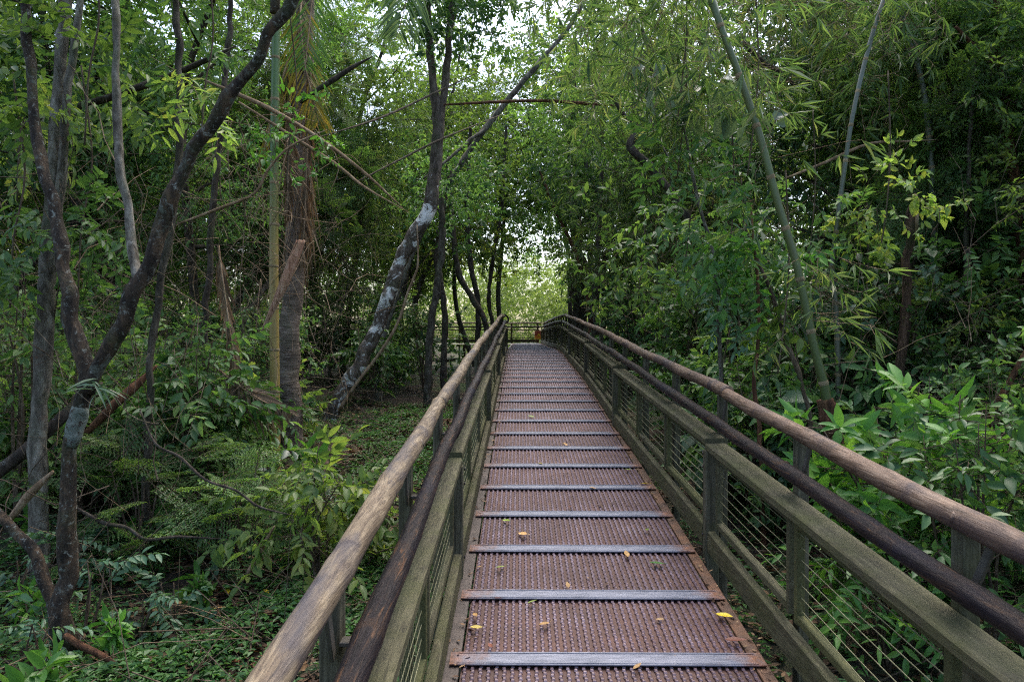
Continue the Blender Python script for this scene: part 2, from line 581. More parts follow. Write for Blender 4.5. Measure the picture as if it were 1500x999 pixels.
def add_tube(g, pts, rad, n=8, mat=0, wob=0.0, seed=0, caps=True):
    p = np.asarray(pts, float)
    r = np.broadcast_to(np.asarray(rad, float), (len(p),))
    tg = unit(np.gradient(p, axis=0))
    ref = np.array([0, 0, 1.0]) if abs(tg[0][2]) < .9 else np.array([1.0, 0, 0])
    a = unit(np.cross(tg[0], ref))
    rng = np.random.default_rng(seed)
    ring = []
    ang = np.arange(n) / n * 2 * np.pi
    ph = rng.uniform(0, 6.28, 4)
    for i in range(len(p)):
        a = unit(a - tg[i] * np.dot(a, tg[i]))
        b = np.cross(tg[i], a)
        rr = np.full(n, r[i])
        if wob:
            rr = rr * (1 + wob * (np.sin(2 * ang + ph[0] + i * .37) + .7 * np.sin(3 * ang + ph[1] - i * .51) + .6 * np.sin(ang + ph[2] + i * .8))
                       + rng.normal(0, wob * .35, n))
        ring.append(p[i] + np.outer(np.cos(ang) * rr, a) + np.outer(np.sin(ang) * rr, b))
    v = np.concatenate(ring)
    i = np.arange(len(p) - 1)[:, None] * n
    j = np.arange(n)[None, :]
    j2 = (j + 1) % n
    q0, q1, q2, q3 = i + j, i + j2, i + n + j2, i + n + j
    f = np.concatenate([np.stack([q0, q1, q2], -1).reshape(-1, 3), np.stack([q0, q2, q3], -1).reshape(-1, 3)])
    if caps:
        v = np.vstack([v, p[0], p[-1]])
        c0, c1 = len(v) - 2, len(v) - 1
        k = np.arange(n)
        f = np.vstack([f, np.stack([np.full(n, c0), (k + 1) % n, k], -1),
                       np.stack([np.full(n, c1), (len(p) - 1) * n + k, (len(p) - 1) * n + (k + 1) % n], -1)])
    g.add(v, f, mat, True)
    return g


def add_segs(g, A, B, r, mat=0, n=3):
    """many thin straight twigs at once"""
    A = np.asarray(A, float).reshape(-1, 3)
    B = np.asarray(B, float).reshape(-1, 3)
    if not len(A):
        return g
    r = np.broadcast_to(np.asarray(r, float), (len(A),))
    d = unit(B - A)
    ref = np.where(np.abs(d[:, 2:3]) < .9, np.array([[0, 0, 1.0]]), np.array([[1.0, 0, 0]]))
    a = unit(np.cross(d, ref))
    b = np.cross(d, a)
    vs = []
    for base, k in ((A, 1.0), (B, .55)):
        for j in range(n):
            t = 2 * np.pi * j / n
            vs.append(base + (a * math.cos(t) + b * math.sin(t)) * (r * k)[:, None])
    v = np.stack(vs, 1)
    fl = []
    for j in range(n):
        j2 = (j + 1) % n
        fl += [[j, j2, n + j2], [j, n + j2, n + j]]
    f = np.array(fl)[None] + (np.arange(len(A)) * 2 * n)[:, None, None]
    g.add(v.reshape(-1, 3), f.reshape(-1, 3), mat, True)
    return g


def add_beam(g, p0, p1, w, t, up=(0, 0, 1), mat=0, bev=.004):
    """chamfered timber from p0 to p1; w across, t along 'up'"""
    p0, p1 = np.asarray(p0, float), np.asarray(p1, float)
    d = unit(p1 - p0)
    s = unit(np.cross(d, np.asarray(up, float)))
    u = np.cross(s, d)
    a, b, c = w / 2, t / 2, min(bev, w / 3, t / 3)
    sec = [(-a + c, -b), (a - c, -b), (a, -b + c), (a, b - c), (a - c, b), (-a + c, b), (-a, b - c), (-a, -b + c)]
    v = [p + s * x + u * y for p in (p0, p1) for x, y in sec]
    f = []
    for j in range(8):
        k = (j + 1) % 8
        f += [[j, k, 8 + k], [j, 8 + k, 8 + j]]
    for j in range(1, 7):
        f += [[0, j + 1, j], [8, 8 + j, 8 + j + 1]]
    g.add(v, f, mat)
    return g


def add_leaves(g, Pn, D, N, L, Wd, mat=0, detail=False, droop=.18, tone=None, rng=None, fold=.22):
    """leaf blades: base points, axis, facing normal, length, width (all per leaf)"""
    n = len(Pn)
    if n == 0:
        return g
    D = unit(D)
    Sd = unit(np.cross(D, N))
    N = np.cross(Sd, D)
    L = np.broadcast_to(L, (n,))[:, None]
    Wd = np.broadcast_to(Wd, (n,))[:, None]
    if tone is None:
        tone = rng.random(n)

    def pt(t, w, z):
        return Pn + D * (L * t) + Sd * (Wd * w * .5) + N * (Wd * z - droop * L * t * t)
    if detail:
        vs = [pt(0, 0, 0)]
        for t, w in ((.2, .72), (.48, 1.0), (.78, .58)):
            vs += [pt(t, -w, fold * w), pt(t, 0, 0), pt(t, w, fold * w)]
        vs.append(pt(1, 0, 0))
        fl = [[0, 2, 1], [0, 3, 2], [1, 2, 5], [1, 5, 4], [2, 3, 6], [2, 6, 5], [4, 5, 8], [4, 8, 7], [5, 6, 9], [5, 9, 8], [7, 8, 10], [8, 9, 10]]
        k = 11
    else:
        vs = [pt(0, 0, 0), pt(.42, -1, fold), pt(1, 0, 0), pt(.42, 1, fold)]
        fl = [[0, 2, 1], [0, 3, 2]]
        k = 4
    v = np.stack(vs, 1).reshape(-1, 3)
    f = (np.array(fl)[None] + (np.arange(n) * k)[:, None, None]).reshape(-1, 3)
    g.add(v, f, mat, detail, np.repeat(tone, k))
    return g


# ------------------------------------------------------------------ sprays: small leafy twigs in their own frame (x along the twig, z up)
def rnd_dir(rng, n):
    v = rng.normal(size=(n, 3))
    return unit(v)


def spray_broad(rng, n=13, ln=.13, ratio=.42, length=.42):
    t = np.linspace(.12, 1, n)
    x = t * length
    z = -.22 * t * t * length + rng.normal(0, .01, n)
    y = .03 * np.sin(t * 4 + rng.uniform(0, 6))
    p = np.stack([x, y, z], -1)
    side = np.where(np.arange(n) % 2 == 0, 1, -1)
    d = np.stack([.55 + rng.normal(0, .2, n), side * (.8 + rng.normal(0, .2, n)), -.25 + rng.normal(0, .3, n)], -1)
    d[-1] = (1, 0, -.3)
    N = np.stack([rng.normal(0, .3, n), rng.normal(0, .35, n), np.ones(n)], -1)
    L = ln * rng.uniform(.65, 1.2, n)
    seg = (np.vstack([[0, 0, 0], p[2:-1:3]]), np.vstack([p[2:-1:3], p[-1]]))
    return dict(P=p, D=unit(d), N=N, L=L, W=L * ratio * rng.uniform(.85, 1.15, n), seg=seg)


def spray_bush(rng, n=26, ln=.07, ratio=.45, length=.4):
    """branching twig with many small leaves"""
    A, B, pts, ds = [[0, 0, 0]], [[length, 0, -.08 * length]], [], []
    for k in range(5):
        t = rng.uniform(.15, .9)
        a = np.array([t * length, 0, -.08 * length * t])
        b = a + length * rng.uniform(.3, .55) * unit(np.array([.7, rng.choice([-1, 1]) * rng.uniform(.4, 1), rng.normal(0, .4)]))
        A.append(a)
        B.append(b)
    for i in range(n):
        k = rng.integers(len(A))
        a, b = np.array(A[k]), np.array(B[k])
        pts.append(a + (b - a) * rng.uniform(.2, 1))
        ds.append(unit(b - a) * .6 + rng.normal(0, .55, 3) + np.array([0, 0, -.15]))
    N = np.stack([rng.normal(0, .4, n), rng.normal(0, .4, n), np.ones(n)], -1)
    L = ln * rng.uniform(.6, 1.25, n)
    return dict(P=np.array(pts), D=unit(ds), N=N, L=L, W=L * ratio, seg=(np.array(A), np.array(B)))


def spray_bamboo(rng, n=16, ln=.17, length=.45):
    A, B, pts, ds = [[0, 0, 0]], [[length, 0, -.15 * length]], [], []
    fans = 4
    for k in range(fans):
        t = (k + .7) / fans
        a = np.array([t * length, 0, -.15 * length * t])
        b = a + length * .3 * unit(np.array([.7, (-1) ** k * .8, rng.normal(-.2, .3)]))
        A.append(a)
        B.append(b)
        for j in range(n // fans):
            pts.append(b)
            ds.append(unit(b - a) + rng.normal(0, .5, 3) + np.array([0, 0, -.45]))
    m = len(pts)
    N = np.stack([rng.normal(0, .5, m), rng.normal(0, .5, m), np.ones(m)], -1)
    L = ln * rng.uniform(.6, 1.25, m)
    return dict(P=np.array(pts), D=unit(ds), N=N, L=L, W=L * .12, seg=(np.array(A), np.array(B)))


def spray_fern(rng, pairs=22, length=.55, ln=.115, w=.17):
    t = np.linspace(.12, 1, pairs)
    p1 = np.stack([t * length, np.zeros(pairs), .25 * length * np.sin(t * 2.2) - .35 * length * t * t], -1)
    prof = np.sin(np.clip(t * 1.05, 0, 1) * np.pi * .93 + .2) ** .7
    P_, D_, L_ = [], [], []
    for s in (-1, 1):
        P_.append(p1)
        D_.append(np.stack([np.full(pairs, .35), np.full(pairs, s * 1.0), np.full(pairs, -.12)], -1) + rng.normal(0, .07, (pairs, 3)))
        L_.append(ln * np.maximum(prof, .15))
    n = 2 * pairs
    N = np.stack([rng.normal(0, .15, n), rng.normal(0, .15, n), np.ones(n)], -1)
    L = np.concatenate(L_)
    return dict(P=np.concatenate(P_), D=unit(np.concatenate(D_)), N=N, L=L, W=L * w + .004, seg=(np.vstack([[0, 0, 0], p1[:-1]])[::2], p1[::2]))


def spray_feather(rng):
    """bipinnate feathery frond of many fine leaflets"""
    A, B, pts, ds = [], [], [], []
    L0 = .5
    for k in range(9):
        t = (k + 1.2) / 10
        a = np.array([t * L0, 0, -.2 * L0 * t * t])
        for s in (-1, 1):
            b = a + np.array([.45, s * 1.0, -.12]) * .19 * math.sin(min(1, t + .25) * math.pi * .8 + .35)
            A.append(a)
            B.append(b)
            for q in np.linspace(.15, 1, 6):
                for s2 in (-1, 1):
                    pts.append(a + (b - a) * q)
                    ds.append(np.array([s2 * 1.0, s * .45, -.1]) + rng.normal(0, .12, 3))
    A.append([0, 0, 0])
    B.append([L0, 0, -.2 * L0])
    n = len(pts)
    N = np.stack([rng.normal(0, .2, n), rng.normal(0, .2, n), np.ones(n)], -1)
    L = .036 * rng.uniform(.8, 1.2, n)
    return dict(P=np.array(pts), D=unit(ds), N=N, L=L, W=L * .42, seg=(np.array(A), np.array(B)))


def spray_big(rng, n=5, ln=.3, ratio=.68, length=.35):
    A, B, pts, ds = [], [], [], []
    for k in range(n):
        a = rng.uniform(-2.4, 2.4)
        b = np.array([length * rng.uniform(.4, 1) * math.cos(a * .5), length * .7 * math.sin(a), rng.uniform(-.05, .22)])
        A.append([0, 0, 0])
        B.append(b)
        pts.append(b)
        ds.append(np.array([math.cos(a) * .8, math.sin(a), -.55 + rng.normal(0, .2)]))
    N = np.stack([rng.normal(.1, .3, n), rng.normal(0, .3, n), np.ones(n)], -1)
    L = ln * rng.uniform(.6, 1.15, n)
    return dict(P=np.array(pts), D=unit(ds), N=N, L=L, W=L * ratio, seg=(np.array(A), np.array(B)))


def spray_rosette(rng, n=7, ln=.17, ratio=.34):
    a = np.arange(n) * 2.4 + rng.uniform(0, 6)
    el = rng.uniform(.0, .6, n)
    d = np.stack([np.full(n, .5), np.cos(a), np.sin(a) * .6 + .1], -1) + rng.normal(0, .1, (n, 3))
    p = np.stack([np.linspace(-.06, .03, n), np.zeros(n), np.zeros(n)], -1)
    N = np.stack([np.full(n, .8), -np.cos(a) * .2, np.full(n, .9)], -1) + rng.normal(0, .15, (n, 3))
    L = ln * rng.uniform(.65, 1.15, n)
    return dict(P=p, D=unit(d), N=N, L=L, W=L * ratio, seg=(np.array([[-.16, 0, .02]]), np.array([[0, 0, 0]])))


_rg = np.random.default_rng(7)
SPR = {
    'broad': [spray_broad(_rg) for _ in range(8)],
    'lance': [spray_broad(_rg, 11, .17, .25, .45) for _ in range(8)],
    'small': [spray_bush(_rg) for _ in range(8)],
    'medium': [spray_bush(_rg, 16, .11, .46, .42) for _ in range(8)],
    'bamboo': [spray_bamboo(_rg) for _ in range(8)],
    'fern': [spray_fern(_rg) for _ in range(6)],
    'feather': [spray_feather(_rg) for _ in range(5)],
    'big': [spray_big(_rg) for _ in range(6)],
    'rosette': [spray_rosette(_rg) for _ in range(8)],
}


def scatter(g, kind, pos, dirs, scale, rng, mat=0, twmat=None, detail=False, tone_c=None, tw=.0025, droop=.18, upj=.35):
    """put sprays at pos, pointing along dirs"""
    pos = np.asarray(pos, float).reshape(-1, 3)
    n = len(pos)
    if n == 0:
        return g
    X = unit(np.asarray(dirs, float).reshape(-1, 3))
    up = np.array([0, 0, 1.0]) + rng.normal(0, upj, (n, 3))
    Y = unit(np.cross(up, X))
    Z = np.cross(X, Y)
    Rm = np.stack([X, Y, Z], -1)
    sc = np.broadcast_to(np.asarray(scale, float), (n,))
    var = rng.integers(len(SPR[kind]), size=n)
    for k, sp in enumerate(SPR[kind]):
        ix = np.nonzero(var == k)[0]
        if not len(ix):
            continue
        Rk, s, c = Rm[ix], sc[ix], pos[ix]
        m = len(sp['P'])

        def tr(a):
            return np.einsum('nij,mj->nmi', Rk, a)
        Pn = (tr(sp['P']) * s[:, None, None] + c[:, None]).reshape(-1, 3)
        D = (tr(sp['D']) + rng.normal(0, .12, (len(ix), m, 3))).reshape(-1, 3)
        N = tr(sp['N']).reshape(-1, 3)
        L = (sp['L'][None] * s[:, None] * rng.uniform(.85, 1.15, (len(ix), m))).ravel()
        Wd = (sp['W'][None] * s[:, None]).ravel()
        tone = rng.random((len(ix), m)) ** 1.5 * .6
        tone = tone + (rng.random((len(ix), 1)) if tone_c is None else np.asarray(tone_c)[ix][:, None]) * .45
        add_leaves(g, Pn, D, N, L, Wd, mat, detail, droop, np.clip(tone.ravel(), 0, 1))
        if twmat is not None:
            A, B = sp['seg']
            A = (tr(np.asarray(A, float)) * s[:, None, None] + c[:, None]).reshape(-1, 3)
            B = (tr(np.asarray(B, float)) * s[:, None, None] + c[:, None]).reshape(-1, 3)
            add_segs(g, A, B, tw * float(np.mean(s)), twmat)
    return g


def clump(g, kind, c, r, n, rng, scale=1.0, mat=0, twmat=None, detail=False, flat=.8, out=.7, hang=-.15):
    """a rounded ragged cluster of sprays around c"""
    d = rnd_dir(rng, n)
    rad = r * rng.uniform(.25, 1.0, n) ** .6 * rng.uniform(.75, 1.15, n)
    pos = np.asarray(c, float) + d * rad[:, None] * np.array([1, 1, flat])
    dirs = d * out + rng.normal(0, .45, (n, 3)) + np.array([0, 0, hang])
    return scatter(g, kind, pos, dirs, scale * rng.uniform(.7, 1.25, n), rng, mat, twmat, detail, np.full(n, rng.random()))


# ------------------------------------------------------------------ setting: ground
def ground():
    xs = np.concatenate([np.linspace(-120, -18, 14)[:-1], np.linspace(-18, 18, 121), np.linspace(18, 120, 14)[1:]])
    ys = np.concatenate([np.linspace(-30, -4, 10)[:-1], np.linspace(-4, 45, 150), np.linspace(45, 200, 16)[1:]])
    X, Y = np.meshgrid(xs, ys)
    Z = gz(X, Y) + np.where(np.abs(X) < 18, np.random.default_rng(1).normal(0, .018, X.shape), 0)
    v = np.stack([X, Y, Z], -1).reshape(-1, 3)
    nx = len(xs)
    i = np.arange(len(ys) - 1)[:, None] * nx
    j = np.arange(nx - 1)[None]
    q = i + j
    f = np.concatenate([np.stack([q, q + 1, q + nx + 1], -1).reshape(-1, 3), np.stack([q, q + nx + 1, q + nx], -1).reshape(-1, 3)])
    o = Geo().add(v, f, 0, True).build('ground', M['soil'])
    tag(o, None, None, kind='structure')


ground()

# ------------------------------------------------------------------ boardwalk
UL, UR = -.243, .99            # inner edges of the grating, left and right of the lens
PITCHLEN = .609


def deck_frame(y0, y1):
    a = np.array([0, y0, float(deckz(y0))])
    b = np.array([0, y1, float(deckz(y1))])
    return a, b


bw = thing('boardwalk', 'rust brown steel grating boardwalk with blue grey cross strips climbing into the forest', 'boardwalk', (.3735, 3.05, float(deckz(3.05))))
BW0 = np.array(bw.location)


def grating_mesh():
    g = Geo()
    w = UR - UL
    Ln = PITCHLEN
    nb = 37
    # base sheet with folded channel profile
    add_beam(g, (0, -Ln / 2 + .002, -.0168), (0, Ln / 2 - .002, -.0168), w, .006, mat=1, bev=.001)
    xs = (np.arange(nb) + .5) / nb * w - w / 2
    for x in xs:
        add_beam(g, (x, -Ln / 2 + .003, -.0145), (x, Ln / 2 - .003, -.0145), .0135, .013, mat=0, bev=.003)
    # raised anti-slip teeth on every bar
    ty = np.arange(-Ln / 2 + .03, Ln / 2 - .02, .026)
    box = np.array([(-1, -1, 0), (1, -1, 0), (1, 1, 0), (-1, 1, 0), (-.7, -.45, 1), (.7, -.45, 1), (.7, .45, 1), (-.7, .45, 1)], float)
    bf = np.array([[4, 5, 6], [4, 6, 7], [0, 1, 5], [0, 5, 4], [1, 2, 6], [1, 6, 5], [2, 3, 7], [2, 7, 6], [3, 0, 4], [3, 4, 7]])
    rng = np.random.default_rng(3)
    C = np.array([(x + (.0016 if k % 2 else -.0016), y + (.006 if i % 2 else -.006), -.0081) for i, x in enumerate(xs) for k, y in enumerate(ty)])
    V = C[:, None] + box[None] * np.array([.0076, .0098, .0046])
    F = bf[None] + (np.arange(len(C)) * 8)[:, None, None]
    g.add(V.reshape(-1, 3), F.reshape(-1, 3), 2)
    # end angle plates
    return g


gm = grating_mesh().build('grating_panel', [M['grating'], M['grating_base'], M['grating_tread']], bw)
sg = Geo()
wst = UR - UL
add_beam(sg, (-wst / 2 - .05, 0, .0), (wst / 2 + .05, 0, .0), .1, .007, bev=.002)
add_beam(sg, (-wst / 2 - .02, -.03, .0045), (wst / 2 + .02, -.03, .0045), .024, .003, bev=.002)
add_beam(sg, (-wst / 2 - .02, .041, .0045), (wst / 2 + .02, .041, .0045), .01, .004, bev=.002)
sm = sg.build('cross_strip', M['steel_strip'], bw)
first = True
ybar0 = 3.05 - 8 * PITCHLEN
for k in range(61):
    ya, yb = ybar0 + k * PITCHLEN, ybar0 + (k + 1) * PITCHLEN
    a, b = deck_frame(ya, yb)
    c = (a + b) / 2 + np.array([.3735, 0, 0])
    th = math.atan2(b[2] - a[2], yb - ya)
    for src, pos in ((gm, c), (sm, a + np.array([.3735, 0, .004]))):
        o = src if k == 0 else src.copy()
        if k:
            COL.objects.link(o)
            o.parent = bw
        o.location = pos - BW0
        o.rotation_euler = (th, 0, 0)
# edge angles, bearers, legs
for side, x, mname in (('l', UL - .045, 'edge_brown'), ('r', UR + .034, 'edge_rust')):
    g = Geo()
    ys = np.concatenate([np.arange(-1.8, 19, .609), [24, 35.2]])
    w = .075 if side == 'l' else .06
    for y0, y1 in zip(ys[:-1], ys[1:]):
        a, b = deck_frame(y0, y1)
        add_beam(g, a + np.array([x, 0, -.012]), b + np.array([x, .0, -.012]), w, .012, bev=.002)
    g.build('edge_plate', M[mname], bw, BW0)
for x in (UL + .1, .3735, UR - .1):
    g = Geo()
    for y0, y1 in zip(ys[:-1], ys[1:]):
        a, b = deck_frame(y0, y1)
        add_beam(g, a + np.array([x, 0, -.13]), b + np.array([x, 0, -.13]), .07, .18)
    g.build('bearer', M['fence_wood_side'], bw, BW0)
for y in np.arange(.8, 35, 3.45):
    for x in (UL + .18, UR - .18):
        g = Geo()
        z = float(deckz(y))
        add_beam(g, (x, y, float(gz(x, y)) - .2), (x, y, z - .225), .13, .13, up=(0, 1, 0))
        g.build('support_post', M['post_wood'], bw, BW0)
g = Geo()
for i, y in enumerate(np.arange(31.2, 35.2, .14)):
    add_beam(g, (-4.5, y, ZC - .412), (UL - .09, y, ZC - .412), .132, .03)
g.build('landing_planks', M['fence_wood'], bw, BW0)
# landing joists under the side landing
g = Geo()
for x in (-4.2, -2.4, -.6):
    add_beam(g, (x, 31.1, ZC - .52), (x, 35.2, ZC - .52), .07, .16)
    for y in (31.4, 34.9):
        add_beam(g, (x, y, float(gz(x, y)) - .2), (x, y, ZC - .605), .12, .12, up=(0, 1, 0))
g.build('landing_joists', M['fence_wood_side'], bw, BW0)


def railing(s, joints, label, logtop):
    u0 = 1.05 if s > 0 else -.31
    y0 = joints[0]
    root = thing('railing', label, 'railing', (u0, y0, float(deckz(y0))))
    O = np.array(root.location)
    rng = np.random.default_rng(11 if s > 0 else 12)

    # the bays run straight from post to post; the two sides close in a little up the ramp
    jy = np.array([joints[0] - 1.5] + list(joints) + [joints[-1] + 1])
    jz = deckz(jy)
    jf = np.interp(jy, [0, 1.8, 3.7, 7.3, 10.5, 14, 18.5, 24], [.97, .96, .95, .91, .85, .85, .92, .97])
    if s > 0:
        jl = np.interp(jy, [0, 1.8, 4.4, 7.4, 11, 15, 18.5, 24], [.16, .125, .05, -.04, -.03, -.045, .01, .01])
    else:
        jl = np.interp(jy, [0, 4, 9, 14, 20], [0, 0, .03, .03, 0])

    def q(o, y, h):
        return np.array([u0 + s * o + np.interp(y, jy, jl), y, np.interp(y, jy, jz) + h * np.interp(y, jy, jf)])
    for i, (ya, yb) in enumerate(zip(joints[:-1], joints[1:])):
        ramp_ = ya < 18
        ha, hb = (.685, .655) if ramp_ else (.68, .68)
        g = Geo()
        add_beam(g, q(.06, ya + .004, ha), q(.06, yb - .004, hb), .125, .042, bev=.006)
        g.build('cap_board', M['fence_wood'], root, O)
        g = Geo()
        add_beam(g, q(.02, ya + .055, .09), q(.02, yb - .055, .08), .045, .125, bev=.006)
        g.build('kick_board', M['fence_wood_side' if i < 1 else 'fence_wood'], root, O)
        # joint post
        g = Geo()
        p = q(.034, ya, 0)
        add_beam(g, p + np.array([0, 0, -.55]), q(.034, ya, .63), .08, .075, up=(0, 1, 0), bev=.006)
        for h in (.1, .5, .58):
            c = p + np.array([-s * .046, 0, h])
            add_tube(g, [c, c + np.array([-s * .006, 0, 0])], .009, 8, 1)
        g.build('post', [M['post_wood'], M['bolt']], root, O)
        # three wired frames per bay
        n = 3
        edges = np.linspace(ya + .06, yb - .05, n + 1)
        for k in range(n):
            fa, fb = edges[k] + .022, edges[k + 1] - .022
            t0, t1 = (fa - ya) / (yb - ya), (fb - ya) / (yb - ya)
            ta, tb = ha + (hb - ha) * t0 - .05, ha + (hb - ha) * t1 - .05
            g = Geo()
            o_ = .055
            fw = .038
            add_beam(g, q(o_, fa + fw, ta), q(o_, fb - fw, tb), .035, fw)
            add_beam(g, q(o_, fa + fw, .205), q(o_, fb - fw, .195), .035, fw)
            add_beam(g, q(o_, fa + fw / 2, .178), q(o_, fa + fw / 2, ta + .02), .035, fw, up=(0, 1, 0))
            add_beam(g, q(o_, fb - fw / 2, .17), q(o_, fb - fw / 2, tb + .02), .035, fw, up=(0, 1, 0))
            fr = g.build('panel_frame', M['fence_wood' if (i + k) % 2 else 'fence_moss'], root, O)
            g = Geo()
            for j in range(7):
                f = (j + .6) / 7.2
                a = q(o_, fa + fw * .6, .215 + (ta - .225) * f)
                b = q(o_, fb - fw * .6, .205 + (tb - .215) * f)
                mid = (a + b) / 2 + np.array([0, 0, -.004 + rng.normal(0, .002)])
                add_tube(g, [a, mid, b], .0021 if ya < 4 else .0032, 5, caps=False)
            if s < 0:
                m_ = 26
                for j in range(m_):
                    f = (j + .5) / m_
                    yy = fa + fw + (fb - fa - 2 * fw) * f
                    add_tube(g, [q(o_ + .004, yy, .21), q(o_ + .004, yy, (ta + (tb - ta) * f))], .0011, 4, caps=False)
            g.build('wire_mesh', M['wire'], fr, O)
    ya, yb = joints[0], joints[-1]
    # end post
    g = Geo()
    p = q(.05, yb, 0)
    add_beam(g, p + np.array([0, 0, -.55]), q(.05, yb, .63), .09, .085, up=(0, 1, 0), bev=.006)
    g.build('post', M['post_wood'], root, O)
    # outer posts carrying the two handrail poles
    py_ = np.arange(ya + .1, yb, 1.15)
    for y in py_:
        g = Geo()
        p = q(.15, y + .06, 0)
        b0 = float(gz(p[0], p[1]))
        add_beam(g, np.array([p[0], p[1], min(b0 - .1, p[2] - .6)]), q(.15, y + .06, .945), .05, .07, up=(0, 1, 0), bev=.006)
        po = g.build('outer_post', M['post_wood'], root, O)
        g = Geo()
        add_beam(g, q(.138, y + .015, .76), q(.128, y - .085, .945), .03, .012, up=(1, 0, 0), bev=.002)
        add_beam(g, q(.13, y + .05, .78), q(.05, y + .05, .78), .04, .012, bev=.002)
        g.build('bracket', M['bracket'], po, O)
    for (oo, hh, rr, mt, nm) in ((.125, .985, .037, logtop, 'handrail_pole'), (.047, .822, .034, M['log_dark'], 'lower_handrail_pole')):
        cuts = [joints[0] - (.4 if s < 0 else 1.2)] + [j for j in joints[2:-1:2]] + [joints[-1]]
        for a, b in zip(cuts[:-1], cuts[1:]):
            n = max(8, int((b - a) / .07))
            yy = np.linspace(a + .003, b - .003, n)
            ph = rng.uniform(0, 6, 4)
            wx = .007 * np.sin(yy * 1.1 + ph[0]) + .003 * np.sin(yy * 3.7 + ph[1])
            wz = .006 * np.sin(yy * 1.3 + ph[2]) + .003 * np.sin(yy * 4.3 + ph[3])
            r_ = rr * (1 + .04 * np.sin(yy * 2.1 + ph[1]) + .02 * np.sin(yy * 7 + ph[2]))
            for kn in np.arange(a + .3, b, .62):
                r_ = r_ + rr * .09 * np.exp(-((yy - kn - .2 * math.sin(kn * 9)) / .045) ** 2)
            pts = np.array([q(oo, y, hh) for y in yy]) + np.stack([wx, np.zeros(n), wz], -1)
            g = Geo()
            add_tube(g, pts, r_, 14, wob=.018, seed=int(a * 10) + 50)
            # knots: short branch stubs cut nearly flush
            for kn in rng.uniform(a + .3, b - .2, int((b - a) * .8)):
                j = np.argmin(np.abs(yy - kn))
                ang = rng.uniform(0, 3.14)
                dv = np.array([math.cos(ang), .5, math.sin(ang)])
                add_tube(g, [pts[j], pts[j] + unit(dv) * r_[j] * 1.06, pts[j] + unit(dv) * r_[j] * 1.16], [r_[j] * .5, r_[j] * .42, r_[j] * .25], 8, wob=.05)
            g.build(nm, mt, root, O)
    return root, q, O


J0 = [-2.65, .8, 4.25, 7.7, 11.15, 14.6, 18.05, 21.5, 24.95, 28.4, 31.85, 34.9]
JL = [-3.0, .45, 3.9, 7.35, 10.8, 14.25, 17.7, 20.6]
railing(1, J0, 'mossy timber railing with wire panels and two round poles, right side of the deck', M['log_tan'])
rl, ql, OL = railing(-1, JL, 'mossy timber railing with wire panels and two round poles, left side of the deck', M['log_pale'])
g = Geo()
a, b = ql(.125, 20.6, .985), ql(.05, 20.6, .83)
add_tube(g, smooth_path([a, a + np.array([.03, .14, .05]), (a + b) / 2 + np.array([.09, .2, .03]), b + np.array([.04, .12, -.01]), b], [.03] * 5)[0], .026, 8, wob=.03)
g.build('curved_end_piece', M['log_dark'], rl, OL)

# rail across the far end of the walk
fr = thing('railing', 'low pale timber rail closing the far end of the boardwalk', 'railing', (-1, 35.15, ZC - .4))
FO = np.array(fr.location)
zf = ZC - .4
for h, r_, nm, mt in ((.99, .04, 'handrail_pole', 'log_pale'), (.8, .036, 'lower_handrail_pole', 'log_dark')):
    xs = np.linspace(-4.4, 1.12, 60)
    g = Geo()
    add_tube(g, np.stack([xs, np.full(60, 35.13), zf + h + .008 * np.sin(xs * 2)], -1), r_, 10, wob=.02)
    g.build(nm, M[mt], fr, FO)
for h, w, t, nm in ((.655, .12, .045, 'cap_board'), (.12, .045, .15, 'kick_board'), (.25, .035, .045, 'lower_rail')):
    g = Geo()
    add_beam(g, (-4.4, 35.2, zf + h), (1.0, 35.2, zf + h), w, t)
    g.build(nm, M['fence_wood'], fr, FO)
for x in np.arange(-4.2, 1.1, 1.28):
    g = Geo()
    add_beam(g, (x, 35.26, zf - .8), (x, 35.26, zf + .96), .1, .06, up=(0, 1, 0))
    g.build('post', M['post_wood'], fr, FO)
g = Geo()
for j in range(6):
    add_tube(g, [(-4.4, 35.2, zf + .3 + j * .055), (1.0, 35.2, zf + .3 + j * .055)], .004, 5)
g.build('wire_mesh', M['wire'], fr, FO)

# warning sign on the far rail
sx, sy, sz = .95 - .03, 35.06, zf + .39
sg_ = thing('warning_sign', 'small red and orange warning sign with a yellow triangle hung on the far rail', 'sign', (sx, sy, sz))
sx, sy, sz = 0.0, 0.0, 0.0
g = Geo()
add_beam(g, (-.15, 0, .11), (.15, 0, .11), .012, .24, bev=.003)
g.build('upper_plate', M['sign_red'], sg_)
g = Geo()
add_beam(g, (-.15, 0, -.1), (.15, 0, -.1), .012, .18, bev=.003)
g.build('lower_plate', M['sign_orange'], sg_)
g = Geo()
tri = np.array([(-.02, 0, -.02), (.13, 0, -.02), (.055, 0, .12)])
v = np.vstack([tri + np.array([0, -.0085, 0]), tri + np.array([0, -.003, 0])])
g.add(v, [[0, 1, 2], [3, 5, 4], [0, 4, 1], [0, 3, 4], [1, 5, 2], [1, 4, 5], [2, 3, 0], [2, 5, 3]])
g.build('warning_triangle', M['sign_yellow'], sg_)
g = Geo()
add_beam(g, (-.15, -.009, -.155), (.15, -.009, -.155), .004, .045, bev=.001)
g.build('yellow_band', M['sign_yellow'], sg_)

# ------------------------------------------------------------------ trees and stems traced into the place
_UID = [0]


def limb_pts(lst):
    pts = np.array([P(x, y, d) for x, y, d, w in lst])
    rad = np.array([w * d / FPX / 2 for x, y, d, w in lst])
    return pts, rad


